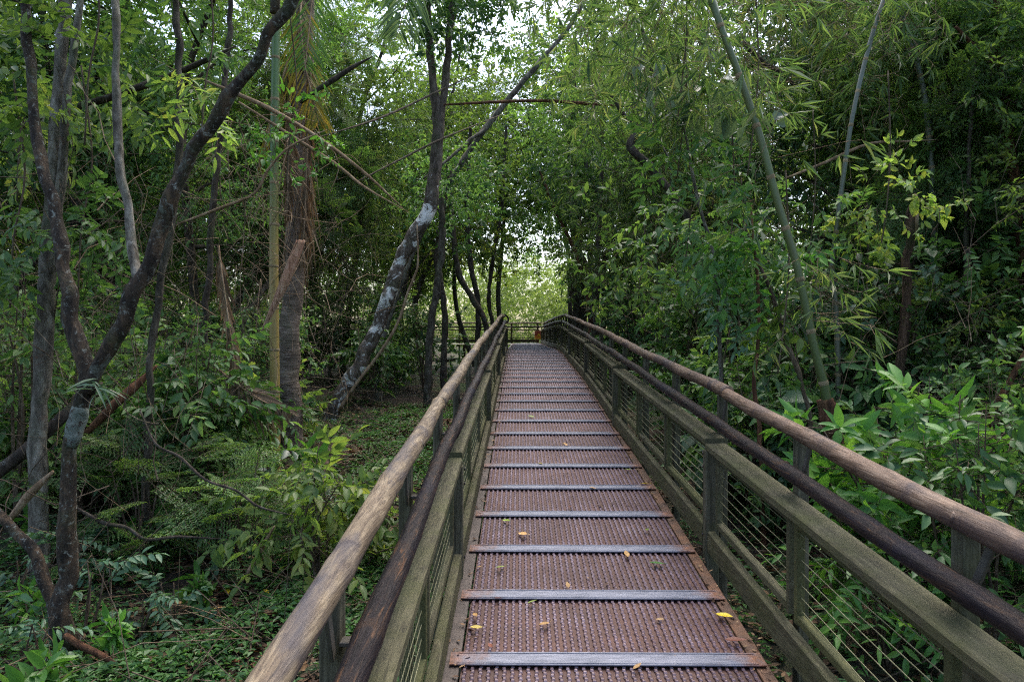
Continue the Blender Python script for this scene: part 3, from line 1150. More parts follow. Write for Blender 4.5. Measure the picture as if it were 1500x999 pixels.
def to_ground(pts, rad, flare=1.25, into=.15):
    p = pts[0]
    base = np.array([p[0], p[1], float(gz(p[0], p[1]))])
    if p[2] - base[2] > .12:
        dv = unit(pts[0] - pts[1])
        h = p[2] - base[2]
        b2 = base + np.array([dv[0], dv[1], 0]) * min(.35, h * .3)
        b2[2] = float(gz(b2[0], b2[1])) - into
        pts = np.vstack([b2, pts])
        rad = np.concatenate([[rad[0] * flare], rad])
    return pts, rad


def crook(pp, rr, seed):
    """small kinks and swellings, none at the two ends"""
    rg = np.random.default_rng(seed + 900)
    n = len(pp)
    ln = np.concatenate([[0], np.cumsum(np.linalg.norm(np.diff(pp, axis=0), axis=1))])
    m = max(4, int(ln[-1] / .16))
    amp = .3 if rr.max() < .075 else .1
    k = np.linspace(0, ln[-1], m)
    s = np.linspace(0, ln[-1], max(n, int(ln[-1] / .05)))
    pp = np.stack([np.interp(s, ln, pp[:, q]) for q in range(3)], -1)
    rr = np.interp(s, ln, rr)
    fade = np.clip(np.minimum(s, ln[-1] - s) / .2, 0, 1)
    j = np.stack([np.interp(s, k, rg.normal(0, amp, m)) for _ in range(3)], -1)
    pp = pp + j * (rr * fade)[:, None]
    rr = rr * (1 + np.interp(s, k, rg.normal(0, amp * .3, m)))
    return pp, rr


def traced_tree(name, label, cat, limbs, barkm, n=10, wob=.05, crown=None, ground_=True, group=None, sub=6, trunk_name='trunk', alt=None, alt_ids=()):
    """limbs[0] is the stem; crown: list of (point, radius, sprays, kind, material, scale)"""
    _UID[0] += 1
    p0, r0 = limb_pts(limbs[0])
    if ground_:
        p0, r0 = to_ground(p0, r0)
    root = thing(name, label, cat, p0[0] + np.array([0, 0, .15 if ground_ else 0]), group)
    O = np.array(root.location)
    g = Geo()
    pp, rr = crook(*smooth_path(p0, r0, sub), _UID[0])
    add_tube(g, pp, rr, n, 0, wob, _UID[0])
    for li, l in enumerate(limbs[1:]):
        p, r = limb_pts(l)
        pp, rr = crook(*smooth_path(p, r, sub), _UID[0] + 7 * li)
        add_tube(g, pp, rr, n, 1 if li in alt_ids else 0, wob, _UID[0] + 100)
    g.build(trunk_name, [barkm, alt] if alt else barkm, root, O)
    if crown:
        rng = np.random.default_rng(500 + _UID[0])
        g = Geo()
        mats = []
        for (c, r, ns, kind, mat, sc) in crown:
            if mat not in mats:
                mats.append(mat)
            mi = mats.index(mat)
            clump(g, kind, c, r, ns, rng, sc, mi, None)
        mats2 = [M[m] for m in mats]
        g.build('crown', mats2, root, O)
    return root, O


# forked tree, nearest on the left
ft, FTO = traced_tree('forked_tree', 'nearest forked tree at left, dark brown bark flecked with lichen, two limbs splitting low', 'tree', [
    [(104, 965, 4.5, 34), (95, 870, 4.5, 27), (97, 740, 4.5, 22), (104, 650, 4.5, 22), (118, 600, 4.5, 23), (126, 555, 4.5, 24),
     (112, 490, 4.55, 22), (97, 410, 4.6, 20), (76, 300, 4.7, 18), (53, 180, 4.8, 15), (40, 80, 4.9, 13), (33, -60, 5, 11), (20, -300, 5.1, 8)],
    [(128, 575, 4.5, 22), (143, 540, 4.5, 21), (168, 492, 4.5, 21), (196, 430, 4.5, 21), (216, 388, 4.5, 22), (245, 312, 4.5, 21), (280, 228, 4.45, 19), (330, 152, 4.4, 18), (380, 82, 4.35, 16), (423, 5, 4.3, 18), (452, -70, 4.3, 18), (500, -260, 4.3, 12)],
    [(202, 412, 4.5, 18), (196, 380, 4.55, 15), (184, 310, 4.6, 12), (173, 180, 4.65, 11), (170, 60, 4.7, 11), (165, -60, 4.8, 9), (150, -260, 4.8, 6)],
    [(403, 20, 4.33, 14), (404, -30, 4.3, 15), (400, -150, 4.3, 11)],
    [(104, 962, 4.5, 28), (78, 890, 4.55, 19), (50, 815, 4.6, 17), (22, 775, 4.65, 15), (-30, 715, 4.7, 16), (-120, 560, 4.8, 11)],
], M['bark_forked'], 12, .08, alt=M['bark_pale'], alt_ids=(1,), sub=8, crown=[(P(20, -330, 5.1), .8, 60, 'medium', 'leaf_mid', 1), (P(150, -300, 4.8), .7, 60, 'medium', 'leaf_mid', 1), (P(500, -300, 4.3), .8, 60, 'medium', 'leaf_mid', 1)])
g = Geo()
lp, lr = limb_pts([(103, 652, 4.5, 21), (107, 640, 4.5, 24.5), (112, 620, 4.5, 25), (116.5, 603, 4.5, 24), (118, 596, 4.5, 20)])
add_tube(g, *smooth_path(lp, lr, 4), 14, 0, .05, 4)
g.build('lichen_crust', M['lichen'], ft, FTO)

traced_tree('forked_grey_tree', 'pale grey forked trunk behind the nearest forked tree, far left', 'tree', [
    [(58, 640, 5.6, 24.0), (64, 500, 5.6, 24.0), (72, 370, 5.6, 24.8), (78, 290, 5.6, 22.4), (82, 200, 5.6, 20.0), (88, 90, 5.6, 16.8), (97, -30, 5.6, 16.0), (105, -280, 5.6, 11.2)],
    [(74, 350, 5.6, 16.0), (86, 280, 5.55, 13.6), (96, 190, 5.5, 11.2), (108, 80, 5.5, 11.2), (121, -20, 5.5, 9.6), (150, -230, 5.5, 6.4)],
], M['bark_pale'], 11, .05, crown=[(P(100, -300, 5.6), .9, 70, 'broad', 'leaf_mid', 1), (P(160, -250, 5.5), .7, 50, 'broad', 'leaf_mid', 1), (P(60, 60, 6.2), .5, 26, 'broad', 'leaf_yellow', 1), (P(20, 130, 6.4), .5, 26, 'broad', 'leaf_mid', 1)])
traced_tree('slender_tree', 'slender brown stem rising behind the right limb of the nearest forked tree', 'tree', [
    [(220, 520, 6.2, 10), (232, 430, 6.2, 10), (246, 360, 6.2, 11), (258, 270, 6.2, 11), (262, 190, 6.2, 11), (260, 90, 6.2, 10), (254, -40, 6.2, 10), (245, -240, 6.2, 7)],
], M['bark_grey'], 8, .05, crown=[(P(250, -210, 6.2), .8, 60, 'medium', 'leaf_yellow', 1), (P(270, 60, 6.6), .45, 22, 'broad', 'leaf_mid', 1)])
traced_tree('slender_tree', 'thin dark stem crossing the top of the picture right of the yellow bamboo', 'tree', [
    [(300, 560, 8, 9), (305, 400, 8, 9), (318, 250, 8, 9), (332, 100, 8, 9), (338, 0, 8, 8), (345, -170, 8, 6)],
], M['bark_dark'], 8, .05, crown=[(P(340, -130, 8), .9, 60, 'medium', 'leaf_yellow', 1)])


def bamboo(label, pts, mat, node_step, group=None, leaves=None, sheath=None, bare=False):
    root = thing('bamboo', label, 'bamboo', (0, 0, 0), group)
    p, r = limb_pts(pts)
    p, r = to_ground(p, r, 1.05)
    O = p[0] + np.array([0, 0, .1])
    root.location = O
    pp, rr = smooth_path(p, r, 8)
    ln = np.concatenate([[0], np.cumsum(np.linalg.norm(np.diff(pp, axis=0), axis=1))])
    s = np.linspace(0, ln[-1], int(ln[-1] / .05))
    pp = np.stack([np.interp(s, ln, pp[:, k]) for k in range(3)], -1)
    rr = np.interp(s, ln, rr)
    nodes = np.arange(node_step * .4, ln[-1], node_step)
    g = Geo()
    add_tube(g, pp, rr, 12)
    for nd in nodes:
        c = np.array([np.interp(nd, s, pp[:, k]) for k in range(3)])
        c2 = np.array([np.interp(nd + .03, s, pp[:, k]) for k in range(3)])
        t = unit(c2 - c)
        rk = float(np.interp(nd, s, rr))
        add_tube(g, [c - t * .018, c - t * .006, c + t * .004, c + t * .016], [rk * 1.02, rk * 1.1, rk * 1.09, rk * 1.01], 12, 1, caps=False)
    g.build('culm', [mat, M['bamboo_node']], root, O)
    if sheath:
        sp, sr = limb_pts(sheath)
        g = Geo()
        add_tube(g, *smooth_path(sp, sr, 6), 10, 0, .12, 9)
        g.build('dry_sheath', M['bark_red'], root, O)
    if leaves:
        rng = np.random.default_rng(int(abs(O[0]) * 100) + 3)
        g = Geo()
        for (c, r_, n_) in leaves:
            clump(g, 'bamboo', c, r_, n_, rng, 1.0, 0, 1, out=.6, hang=-.35)
        g.build('foliage', [M['leaf_bamboo'], M['twig_pale']], root, O)
    return root


bamboo('straight bamboo culm at left, yellow below and green above, beside the palm', [(403, 590, 8.6, 14), (401, 400, 8.6, 13.5), (402, 200, 8.6, 12.5), (404, 60, 8.6, 12), (406, -120, 8.6, 10), (420, -400, 8.7, 6)],
       M['bamboo_yellow'], .5, leaves=[(P(420, -330, 8.7), 1.1, 80), (P(400, -180, 8.7), .7, 30)])
bamboo('thick green bamboo culm leaning left over the right railing', [(1216, 625, 5.4, 14.2), (1192, 505, 5.4, 12.2), (1166, 385, 5.4, 11.7), (1140, 300, 5.4, 11.4), (1113, 200, 5.4, 11.1), (1086, 120, 5.4, 10.4), (1058, 45, 5.4, 9.2), (1030, -30, 5.5, 13), (960, -180, 5.7, 9), (860, -300, 6, 5)],
       M['bamboo_green'], .40, leaves=[(P(1000, 20, 6.2), .75, 60), (P(1062, 40, 5.3), .3, 12), (P(1120, 150, 5.5), .25, 6), (P(1128, 250, 5.35), .22, 5), (P(1168, 375, 5.3), .2, 6), (P(1178, 470, 5.3), .15, 4), (P(900, -120, 6.2), 1.0, 90), (P(1040, 110, 7.0), .6, 36), (P(940, 60, 7.4), .9, 70)],
       sheath=[(1228, 690, 5.4, 30), (1222, 650, 5.4, 29), (1214, 612, 5.4, 27), (1209, 585, 5.4, 22)])
bamboo('thin grey bamboo culm bowed to the right, behind the thick green culm', [(1226, 480, 7.2, 8.0), (1218, 405, 7.2, 8.0), (1222, 360, 7.2, 7.2), (1236, 255, 7.2, 6.8), (1250, 165, 7.2, 6.4), (1274, 65, 7.3, 7), (1302, -20, 7.4, 6), (1360, -160, 7.6, 4)],
       M['bamboo_grey'], .36, leaves=[(P(1330, -20, 7.6), .8, 60), (P(1290, 110, 8.2), .6, 30)])
bamboo('thin pale culm upright in the upper right thicket', [(1370, 400, 8.4, 9), (1362, 210, 8.4, 8.5), (1348, 110, 8.4, 8), (1330, 45, 8.5, 7), (1290, -40, 8.6, 6), (1220, -160, 9, 4)],
       M['bamboo_grey'], .36, leaves=[(P(1230, 10, 9), .9, 80), (P(1140, 30, 9), .8, 70), (P(1300, 60, 9.2), .6, 40)])

# mottled tree
mt_, MTO = traced_tree('patchy_tree', 'leaning tree with white lichen patches on dark bark, left of the railing', 'tree', [
    [(488, 602, 12.4, 22.7), (520, 545, 12.4, 21.2), (553, 480, 12.4, 21.2), (580, 402, 12.4, 20.4), (602, 350, 12.4, 21.2), (628, 312, 12.4, 21.2), (638, 235, 12.4, 17.4), (642, 170, 12.4, 18.2),
     (634, 120, 12.4, 11.3), (628, 50, 12.4, 10.6), (620, -60, 12.4, 9.1), (600, -200, 12.4, 6.0)],
    [(641, 185, 12.4, 13.6), (650, 140, 12.4, 11.3), (656, 80, 12.4, 10.6), (662, 10, 12.4, 9.8), (672, -90, 12.4, 8.3), (690, -220, 12.4, 6.0)],
], M['bark_mottled'], 14, .05, sub=8, crown=[(P(680, -20, 12.3), 0.72, 55, 'medium', 'leaf_dark', 1.25), (P(650, 20, 12.3), 0.52, 34, 'medium', 'leaf_dark', 1.25), (P(700, 35, 12.3), 0.45, 26, 'medium', 'leaf_dark', 1.25), (P(640, -120, 12.3), 1.17, 70, 'medium', 'leaf_dark', 1.25), (P(620, -10, 12.3), 0.45, 20, 'medium', 'leaf_dark', 1.25), (P(720, -130, 12.3), 1.04, 60, 'medium', 'leaf_dark', 1.25)])
LT[0].inputs[1].default_value = float(P(628, 320, 12.4)[2] - MTO[2])
g = Geo()
lp, lr = limb_pts([(497, 600, 12.1, 5), (520, 565, 12.1, 5), (560, 512, 12.1, 5), (584, 470, 12.1, 4.5), (596, 432, 12.1, 4), (607, 405, 12.1, 4), (612, 385, 12.1, 3), (611, 330, 12.1, 2.5)])
add_tube(g, *smooth_path(lp, lr, 6), 6, 0, .04)
o = g.build('liana', M['twig_pale'], None, lp[0])
tag(o, 'thin pale liana climbing beside the white patched leaning trunk', 'liana')

traced_tree('leaning_tree', 'slim grey trunk leaning right behind the white patched tree', 'tree', [
    [(560, 500, 14.5, 10.1), (600, 380, 14.5, 9.4), (640, 300, 14.5, 8.6), (690, 217, 14.5, 8.6), (740, 152, 14.5, 8.6), (785, 98, 14.5, 7.9), (840, 30, 14.5, 6.5), (900, -80, 14.5, 5.0)],
    [(715, 185, 14.5, 5.0), (690, 205, 14.3, 5), (650, 240, 14, 4), (620, 262, 13.8, 2.5)],
], M['bark_pale'], 8, .05, crown=[(P(860, -20, 14.5), .9, 50, 'small', 'leaf_mid', 1.2)])
traced_tree('dark_tree', 'broad dark trunk just right of the walkway crest', 'tree', [
    [(850, 480, 22, 22), (848, 430, 22, 20), (846, 380, 22, 18), (842, 300, 22, 16), (836, 200, 22, 14), (840, 60, 22, 11)],
], M['bark_dark'], 12, .06, crown=[(P(845, 320, 22), 1.5, 70, 'medium', 'leaf_dark', 1.4), (P(830, 200, 22.5), 1.9, 70, 'medium', 'leaf_mid', 1.5), (P(880, 90, 22), 2.2, 80, 'medium', 'leaf_yellow', 1.5), (P(790, 330, 23.5), 1.0, 40, 'medium', 'leaf_dark', 1.4)])
traced_tree('slender_tree', 'thin reddish stem bending left against the broad dark trunk', 'tree', [
    [(866, 500, 19, 6.5), (860, 430, 19, 6), (848, 388, 19, 6), (835, 350, 19, 5), (815, 312, 19, 4.5), (790, 250, 19, 3)],
], M['bark_red'], 7, .05, crown=[(P(800, 260, 19), .7, 40, 'medium', 'leaf_dark', 1.2)])
traced_tree('slender_tree', 'slim grey trunk right of the broad dark trunk', 'tree', [
    [(873, 490, 18, 9), (873, 430, 18, 9), (875, 370, 18, 8), (880, 280, 18, 7), (884, 150, 18, 5)],
], M['bark_grey'], 7, .05, crown=[(P(884, 260, 18), 1.2, 80, 'medium', 'leaf_dark', 1.3)])
traced_tree('slender_tree', 'dark trunk nearest the left rail end, leaning left', 'tree', [
    [(722, 480, 22, 6), (716, 440, 22, 6), (722, 380, 22, 6), (735, 300, 22, 5), (742, 180, 22, 4)],
], M['bark_dark'], 7, .05, crown=[(P(738, 280, 22), 1.3, 40, 'medium', 'leaf_mid', 1.4)])
traced_tree('slender_tree', 'dark trunk second from the left rail end', 'tree', [
    [(700, 490, 19, 8), (700, 440, 19, 8), (690, 390, 19, 8), (684, 300, 19, 7), (690, 180, 19, 5)],
], M['bark_dark'], 7, .05, crown=[(P(690, 250, 19), 1.3, 50, 'medium', 'leaf_mid', 1.3)])
traced_tree('slender_tree', 'sloping dark trunk left of the left rail end', 'tree', [
    [(712, 478, 17, 8), (694, 440, 17, 9), (672, 400, 17, 9), (664, 340, 17, 8), (655, 230, 17, 6)],
], M['bark_dark'], 7, .05, crown=[(P(650, 250, 17), 1.2, 70, 'small', 'leaf_dark', 1.3)])
traced_tree('slender_tree', 'mossy trunk in the dark wood right of the white patched tree', 'tree', [
    [(628, 525, 14, 11), (632, 470, 14, 11), (641, 415, 14, 11), (648, 340, 14, 10), (640, 230, 14, 8)],
], M['bark_grey'], 8, .07, crown=[(P(645, 260, 14), .9, 50, 'small', 'leaf_mid', 1.2)])
traced_tree('slender_tree', 'mossy bowed trunk beside the mossy one, nearer the rail', 'tree', [
    [(650, 530, 15, 9), (652, 470, 15, 9), (646, 420, 15, 9), (640, 370, 15, 8), (660, 250, 15, 6)],
], M['bark_dark'], 8, .07, crown=[(P(665, 300, 15), .9, 50, 'medium', 'leaf_dark', 1.2)])
traced_tree('crooked_tree', 'tree with a dark twisted branch looping above the right railing', 'tree', [
    [(1075, 470, 11, 13), (1030, 360, 11, 13), (1008, 320, 11, 12), (985, 285, 11, 11), (952, 245, 11, 12), (925, 220, 11, 13), (927, 203, 11, 13), (945, 193, 11, 12), (958, 170, 11, 9), (958, 120, 11, 7), (940, 40, 11, 5)],
    [(940, 195, 11, 9), (915, 170, 11, 7), (895, 140, 11, 5)],
], M['bark_dark'], 9, .08, sub=8, crown=[(P(945, 60, 11.3), 1.0, 80, 'bamboo', 'leaf_bamboo', 1.2), (P(900, 130, 11.6), .8, 50, 'small', 'leaf_mid', 1.2), (P(860, 180, 12), .8, 60, 'small', 'leaf_mid', 1.2)])
traced_tree('slender_tree', 'thin pale barked stem close behind the right railing', 'tree', [
    [(1056, 640, 7, 7), (1055, 560, 7, 7), (1052, 460, 7, 7), (1049, 385, 7, 7), (1038, 345, 7, 6), (1022, 290, 7, 5), (1000, 180, 7, 3.5)],
], M['bark_pale'], 7, .06, crown=[(P(1010, 230, 7.2), .45, 30, 'broad', 'leaf_dark', 1), (P(1040, 320, 7.5), .35, 16, 'broad', 'leaf_blue', 1)])
traced_tree('slender_tree', 'thin winding brown stem between the right railing and thick bamboo', 'tree', [
    [(1114, 640, 6.3, 7), (1105, 560, 6.3, 6), (1111, 500, 6.3, 6), (1110, 430, 6.3, 5), (1106, 370, 6.3, 4), (1100, 300, 6.3, 3)],
], M['bark_red'], 7, .06, crown=[(P(1105, 360, 6.4), .28, 14, 'broad', 'leaf_dark', 1)])
traced_tree('slender_tree', 'thin brown stem slanting left of the thick bamboo foot', 'tree', [
    [(1190, 640, 6.4, 7), (1172, 560, 6.4, 7), (1150, 490, 6.4, 7), (1130, 430, 6.4, 6), (1116, 395, 6.4, 5), (1090, 330, 6.4, 3)],
], M['twig'], 7, .06, crown=[(P(1110, 385, 6.4), .3, 16, 'broad', 'leaf_bright', 1)])
sn, SNO = traced_tree('broken_stump', 'tall snapped red brown trunk with a pale split top, right', 'dead tree', [
    [(1318, 600, 7.2, 16.5), (1322, 520, 7.2, 15.0), (1330, 420, 7.2, 13.5), (1335, 340, 7.2, 12.0), (1338, 310, 7.2, 9.8), (1341, 284, 7.2, 4.5)],
    [(1326, 345, 7.2, 6.0), (1329, 315, 7.2, 4.5), (1333, 300, 7.2, 2.2)],
], M['bark_snag'], 10, .09)
g = Geo()
lp, lr = limb_pts([(1342, 350, 7.12, 5), (1343, 320, 7.12, 5), (1342, 286, 7.14, 4)])
add_tube(g, lp, lr, 6, 0, .05)
g.build('split_wood', M['twig_pale'], sn, SNO)
traced_tree('slender_tree', 'thin straight stem above the big leafy shrub, lower right', 'tree', [
    [(1412, 680, 8, 9), (1414, 560, 8, 8.5), (1415, 450, 8, 8), (1416, 340, 8, 7), (1420, 210, 8, 6), (1430, 40, 8, 4)],
], M['bark_grey'], 7, .05, crown=[(P(1425, 120, 8.2), .6, 40, 'feather', 'leaf_mid', 1), (P(1400, 260, 8.3), .5, 26, 'feather', 'leaf_mid', 1)])
traced_tree('slender_tree', 'brown trunk at the right edge of the view', 'tree', [
    [(1512, 560, 8, 15), (1500, 400, 8, 15), (1487, 290, 8, 14), (1472, 150, 8, 13), (1458, 30, 8, 11), (1440, -120, 8, 9)],
    [(1476, 180, 8, 7), (1500, 110, 8, 6), (1530, 60, 8, 5)],
    [(1466, 100, 8, 6), (1430, 70, 7.9, 5), (1400, 40, 7.8, 4)],
], M['bark_red'], 9, .06, crown=[(P(1450, -40, 8.2), .8, 60, 'medium', 'leaf_mid', 1), (P(1520, 60, 8), .6, 36, 'medium', 'leaf_mid', 1)])


def stick(label, lst, mat, name='dead_branch', cat='branch', n=7, wob=.07):
    p, r = limb_pts(lst)
    r = r.copy()
    r[-1] *= .4
    r[0] *= .75
    g = Geo()
    _UID[0] += 1
    add_tube(g, *smooth_path(p, r, 5), n, 0, wob, _UID[0])
    return tag(g.build(name, mat, None, p[0]), label, cat)


stick('bare reddish pole slanting up at the right edge', [(1440, 660, 6, 8), (1452, 610, 6, 9), (1476, 565, 6, 9), (1505, 515, 6, 9), (1570, 420, 6, 7)], M['bark_red'])
stick('broken bamboo stick lying level across the treetops, centre', [(632, 155, 12.4, 3), (720, 150, 12.1, 4.5), (790, 148, 11.8, 5), (860, 152, 11.5, 4.5), (930, 158, 11.1, 3)], M['bark_red'])
stick('long tan dead cane slanting down in front of the palm, upper of two', [(300, 118, 7.9, 4), (352, 140, 7.8, 6), (405, 165, 7.8, 6.5), (470, 205, 7.8, 6), (530, 250, 7.8, 5), (590, 305, 7.8, 3)], M['twig_pale'])
stick('long tan dead cane slanting down in front of the palm, lower of two', [(350, 150, 7.7, 4), (420, 195, 7.7, 5.5), (490, 240, 7.7, 5), (535, 275, 7.7, 4), (600, 312, 7.7, 2.5)], M['twig_pale'])
stick('dark bare branch pointing up between bamboo and patched tree', [(440, 150, 8.9, 8), (478, 124, 8.8, 8), (515, 100, 8.8, 7), (546, 83, 8.8, 4)], M['bark_dark'])
stick('long dark limb lying across the upper left thicket', [(0, 192, 6.6, 10), (40, 182, 6.6, 9), (105, 160, 6.6, 10), (170, 140, 6.6, 10), (240, 115, 6.6, 10), (310, 85, 6.6, 8), (345, 68, 6.6, 5)], M['bark_dark'])
stick('dark fallen log propped at the left edge below the forked tree', [(-60, 740, 5.6, 20), (0, 690, 5.6, 20), (60, 640, 5.7, 18), (110, 595, 5.8, 15), (150, 560, 6.0, 9)], M['bark_dark'])
stick('brown fallen log behind the forked tree trunk', [(120, 640, 6.2, 12), (160, 600, 6.2, 14), (195, 568, 6.3, 13), (230, 535, 6.4, 8)], M['bark_red'])
stick('tan broken branch leaning at the left edge of the undergrowth', [(15, 760, 5, 12), (45, 722, 5, 13), (78, 690, 5, 10)], M['twig_pale'])
stick('short dead stick leaning on the ground near the left rail', [(362, 842, 5.2, 9), (385, 800, 5.2, 8), (402, 770, 5.2, 6)], M['twig_pale'])
stick('thin pale twig arching over the upper left thicket', [(262, 328, 6, 4), (320, 306, 6, 4.5), (372, 284, 6, 4), (392, 250, 6, 4), (425, 215, 6, 3.5), (480, 190, 6, 2.5)], M['twig_pale'])
stick('thin bare twig crossing in front of the patched tree top', [(455, 205, 9.6, 2.5), (560, 172, 11, 3), (640, 135, 12.2, 3), (715, 100, 13, 2)], M['twig'])
stick('thin bare twig rising right across the patched trunk', [(520, 268, 11, 2.5), (590, 232, 11.8, 3), (645, 205, 12.2, 3), (735, 168, 13.5, 2)], M['twig'])
stick('slender dark fallen branch sloping to the ground at left', [(205, 600, 5.2, 3), (228, 650, 5.1, 4), (262, 668, 5.1, 4), (300, 702, 5.0, 4), (345, 718, 4.95, 4), (380, 742, 4.9, 3.5), (430, 755, 4.9, 3)], M['bark_dark'])
stick('crooked pale root lying in the lower left corner', [(96, 930, 4.3, 12), (118, 945, 4.25, 12), (150, 960, 4.2, 10), (185, 985, 4.2, 7)], M['bark_red'], 'root', 'root')
stick('fallen pale branch on the dark soil at left', [(110, 742, 5.4, 4), (150, 765, 5.4, 6), (185, 772, 5.4, 5), (215, 790, 5.4, 5), (262, 786, 5.4, 4), (340, 790, 5.4, 3)], M['bark_dark'])
stick('tan bare branch reaching level in the right thicket', [(1150, 262, 8, 4), (1210, 238, 8, 4.5), (1270, 212, 8, 5), (1320, 208, 8, 4), (1375, 205, 8, 2.5)], M['twig_pale'])
stick('dark bare branch rising right in the upper right corner', [(1310, 150, 8.6, 4), (1380, 90, 8.6, 6), (1420, 45, 8.6, 7), (1460, 0, 8.6, 6), (1500, -60, 8.6, 5)], M['bark_dark'])
stick('dark forked branch under the sky gap at upper right', [(1090, 60, 9.4, 9), (1110, 85, 9.4, 9), (1145, 110, 9.4, 8), (1175, 135, 9.4, 5)], M['bark_dark'])
stick('pale dry branch behind the snapped trunk', [(1220, 420, 8.2, 3), (1270, 440, 8.2, 3.5), (1330, 452, 8.2, 4), (1390, 440, 8.2, 3)], M['twig_pale'])

# ------------------------------------------------------------------ palm with hanging fronds
palm, PO = traced_tree('palm_tree', 'palm with grey trunk, hanging dead thatch and yellowing fronds, left centre', 'palm', [
    [(428, 620, 9.6, 30), (424, 520, 9.6, 29), (428, 420, 9.6, 29), (436, 330, 9.6, 31), (440, 220, 9.6, 28), (444, 100, 9.6, 26), (450, -40, 9.6, 26), (456, -140, 9.6, 26)],
], M['bark_palm'], 12, .03)


def frond(path, rad, name, mat, ln, droop=.35, n=46, spread=.9, seed=0, parent=None, O=None, width=.032, hang=.5, face=(.25, -1.0, .35)):
    rng = np.random.default_rng(seed)
    pp, rr = smooth_path(path, [rad * (1 - .8 * i / (len(path) - 1)) for i in range(len(path))], 10)
    g = Geo()
    add_tube(g, pp, rr, 6, 1)
    t = np.linspace(.12, 1, n)
    idx = np.linspace(0, len(pp) - 1, len(pp))
    ti = t * (len(pp) - 1)
    c = np.stack([np.interp(ti, idx, pp[:, k]) for k in range(3)], -1)
    tg = unit(np.gradient(c, axis=0))
    sd = unit(np.cross(tg, np.array(face)))
    for s in (-1, 1):
        D = tg * .75 + sd * s * spread + np.array([0, 0, -hang]) + rng.normal(0, .1, (n, 3))
        N = np.cross(sd, tg) + rng.normal(0, .25, (n, 3))
        L = ln * np.sin(np.clip(t * .92 + .12, 0, 1) * np.pi) ** .6 * rng.uniform(.85, 1.1, n)
        add_leaves(g, c, D, N, L, width, 0, True, droop, rng=rng)
    return g.build(name, [M[mat], M['twig_pale']], parent, O)


top = P(455, -130, 9.6)
frond([top, P(470, -190, 9.3), P(462, -60, 8.8), P(452, 50, 8.6), P(446, 110, 8.5)], .02, 'frond', 'leaf_frond', .72, seed=1, parent=palm, O=PO, spread=1.0, hang=.45, n=38, width=.028)
frond([top, P(520, -210, 9.3), P(595, -160, 8.9), P(606, -70, 8.6), P(592, 15, 8.5), P(578, 62, 8.5)], .018, 'frond', 'leaf_greyfrond', .8, seed=2, parent=palm, O=PO, spread=1.0, hang=.5, n=44, width=.03)
frond([top, P(420, -240, 9.8), P(340, -210, 10), P(270, -90, 10.2), P(245, 40, 10.3)], .02, 'frond', 'leaf_frond', .6, seed=3, parent=palm, O=PO)
frond([top, P(480, -260, 10.2), P(540, -230, 11), P(590, -100, 11.6), P(608, 20, 11.8)], .02, 'frond', 'leaf_frond', .6, seed=4, parent=palm, O=PO)
frond([top, P(430, -230, 9.2), P(412, -120, 8.7), P(408, 0, 8.5)], .02, 'frond', 'leaf_frond', .55, seed=5, parent=palm, O=PO)
frond([P(448, -20, 9.6), P(440, 20, 9.2), P(446, 90, 9.0), P(460, 150, 8.9), P(468, 185, 8.9)], .014, 'yellow_frond', 'leaf_oldfrond', .6, seed=6, parent=palm, O=PO, spread=.75, hang=.65, n=40, width=.022)
frond([P(445, 60, 9.6), P(425, 80, 9.2), P(405, 150, 9.0), P(388, 215, 8.9), P(382, 250, 8.9)], .014, 'yellow_frond', 'leaf_oldfrond', .4, seed=7, parent=palm, O=PO, spread=.4, hang=.9, n=20)
frond([P(450, 20, 9.6), P(430, 60, 9.3), P(425, 150, 9.2), P(422, 260, 9.15), P(420, 330, 9.15)], .016, 'dead_frond', 'straw', .6, seed=8, parent=palm, O=PO, spread=.2, hang=1.2)
frond([P(450, 60, 9.6), P(455, 110, 9.3), P(450, 220, 9.2), P(446, 330, 9.15), P(440, 400, 9.15)], .016, 'dead_frond', 'straw', .55, seed=9, parent=palm, O=PO, spread=.2, hang=1.2)
# thatch of dead strips hanging round the trunk
rng = np.random.default_rng(21)
g = Geo()
n = 260
t = rng.random(n)
py = 215 + t * 150
a = rng.uniform(0, 2 * np.pi, n)
rr = rng.uniform(.11, .19, n)
cx = np.array([P(438, y, 9.6) for y in py])
pos = cx + np.stack([np.cos(a) * rr, np.sin(a) * rr, np.zeros(n)], -1)
add_leaves(g, pos, np.stack([np.cos(a) * .12, np.sin(a) * .12, -np.ones(n)], -1) + rng.normal(0, .12, (n, 3)), np.stack([np.cos(a), np.sin(a), np.full(n, .1)], -1),
           rng.uniform(.3, .85, n), rng.uniform(.006, .018, n), 0, True, .06, rng=rng)
g.build('dead_thatch', M['straw'], palm, PO)

# dry palm sheath hung in front, and a collapsed dead frond below
g = Geo()
for k, (w, off) in enumerate(((17, 0), (9, 5), (6, -6))):
    pts = [(441 + off, 352, 8.2, w * .5), (430 + off, 380, 8.15, w), (412 + off * .8, 425, 8.1, w * .9), (396 + off * .5, 460, 8.1, w * .6), (380, 492, 8.1, 2.5)]
    lp, lr = limb_pts(pts)
    pp, rr_ = smooth_path(lp, lr, 5)
    add_tube(g, pp, rr_ * .7, 8, 0, .12, k)
tag(g.build('palm_sheath', bark('sheath', [(.3, (.25, .12, .075)), (.5, (.45, .26, .17)), (.7, (.58, .4, .28))], sc=(1, 1, .15), nscale=20), None, P(441, 352, 8.2)), 'dry pinkish brown palm sheath hanging in front of the bamboo', 'palm sheath')
frond([P(320, 360, 7.6), P(325, 400, 7.5), P(335, 470, 7.4), P(345, 540, 7.3), P(352, 570, 7.3)], .012, 'dead_frond', 'straw', .35, seed=12, spread=.35, hang=.9, n=26)
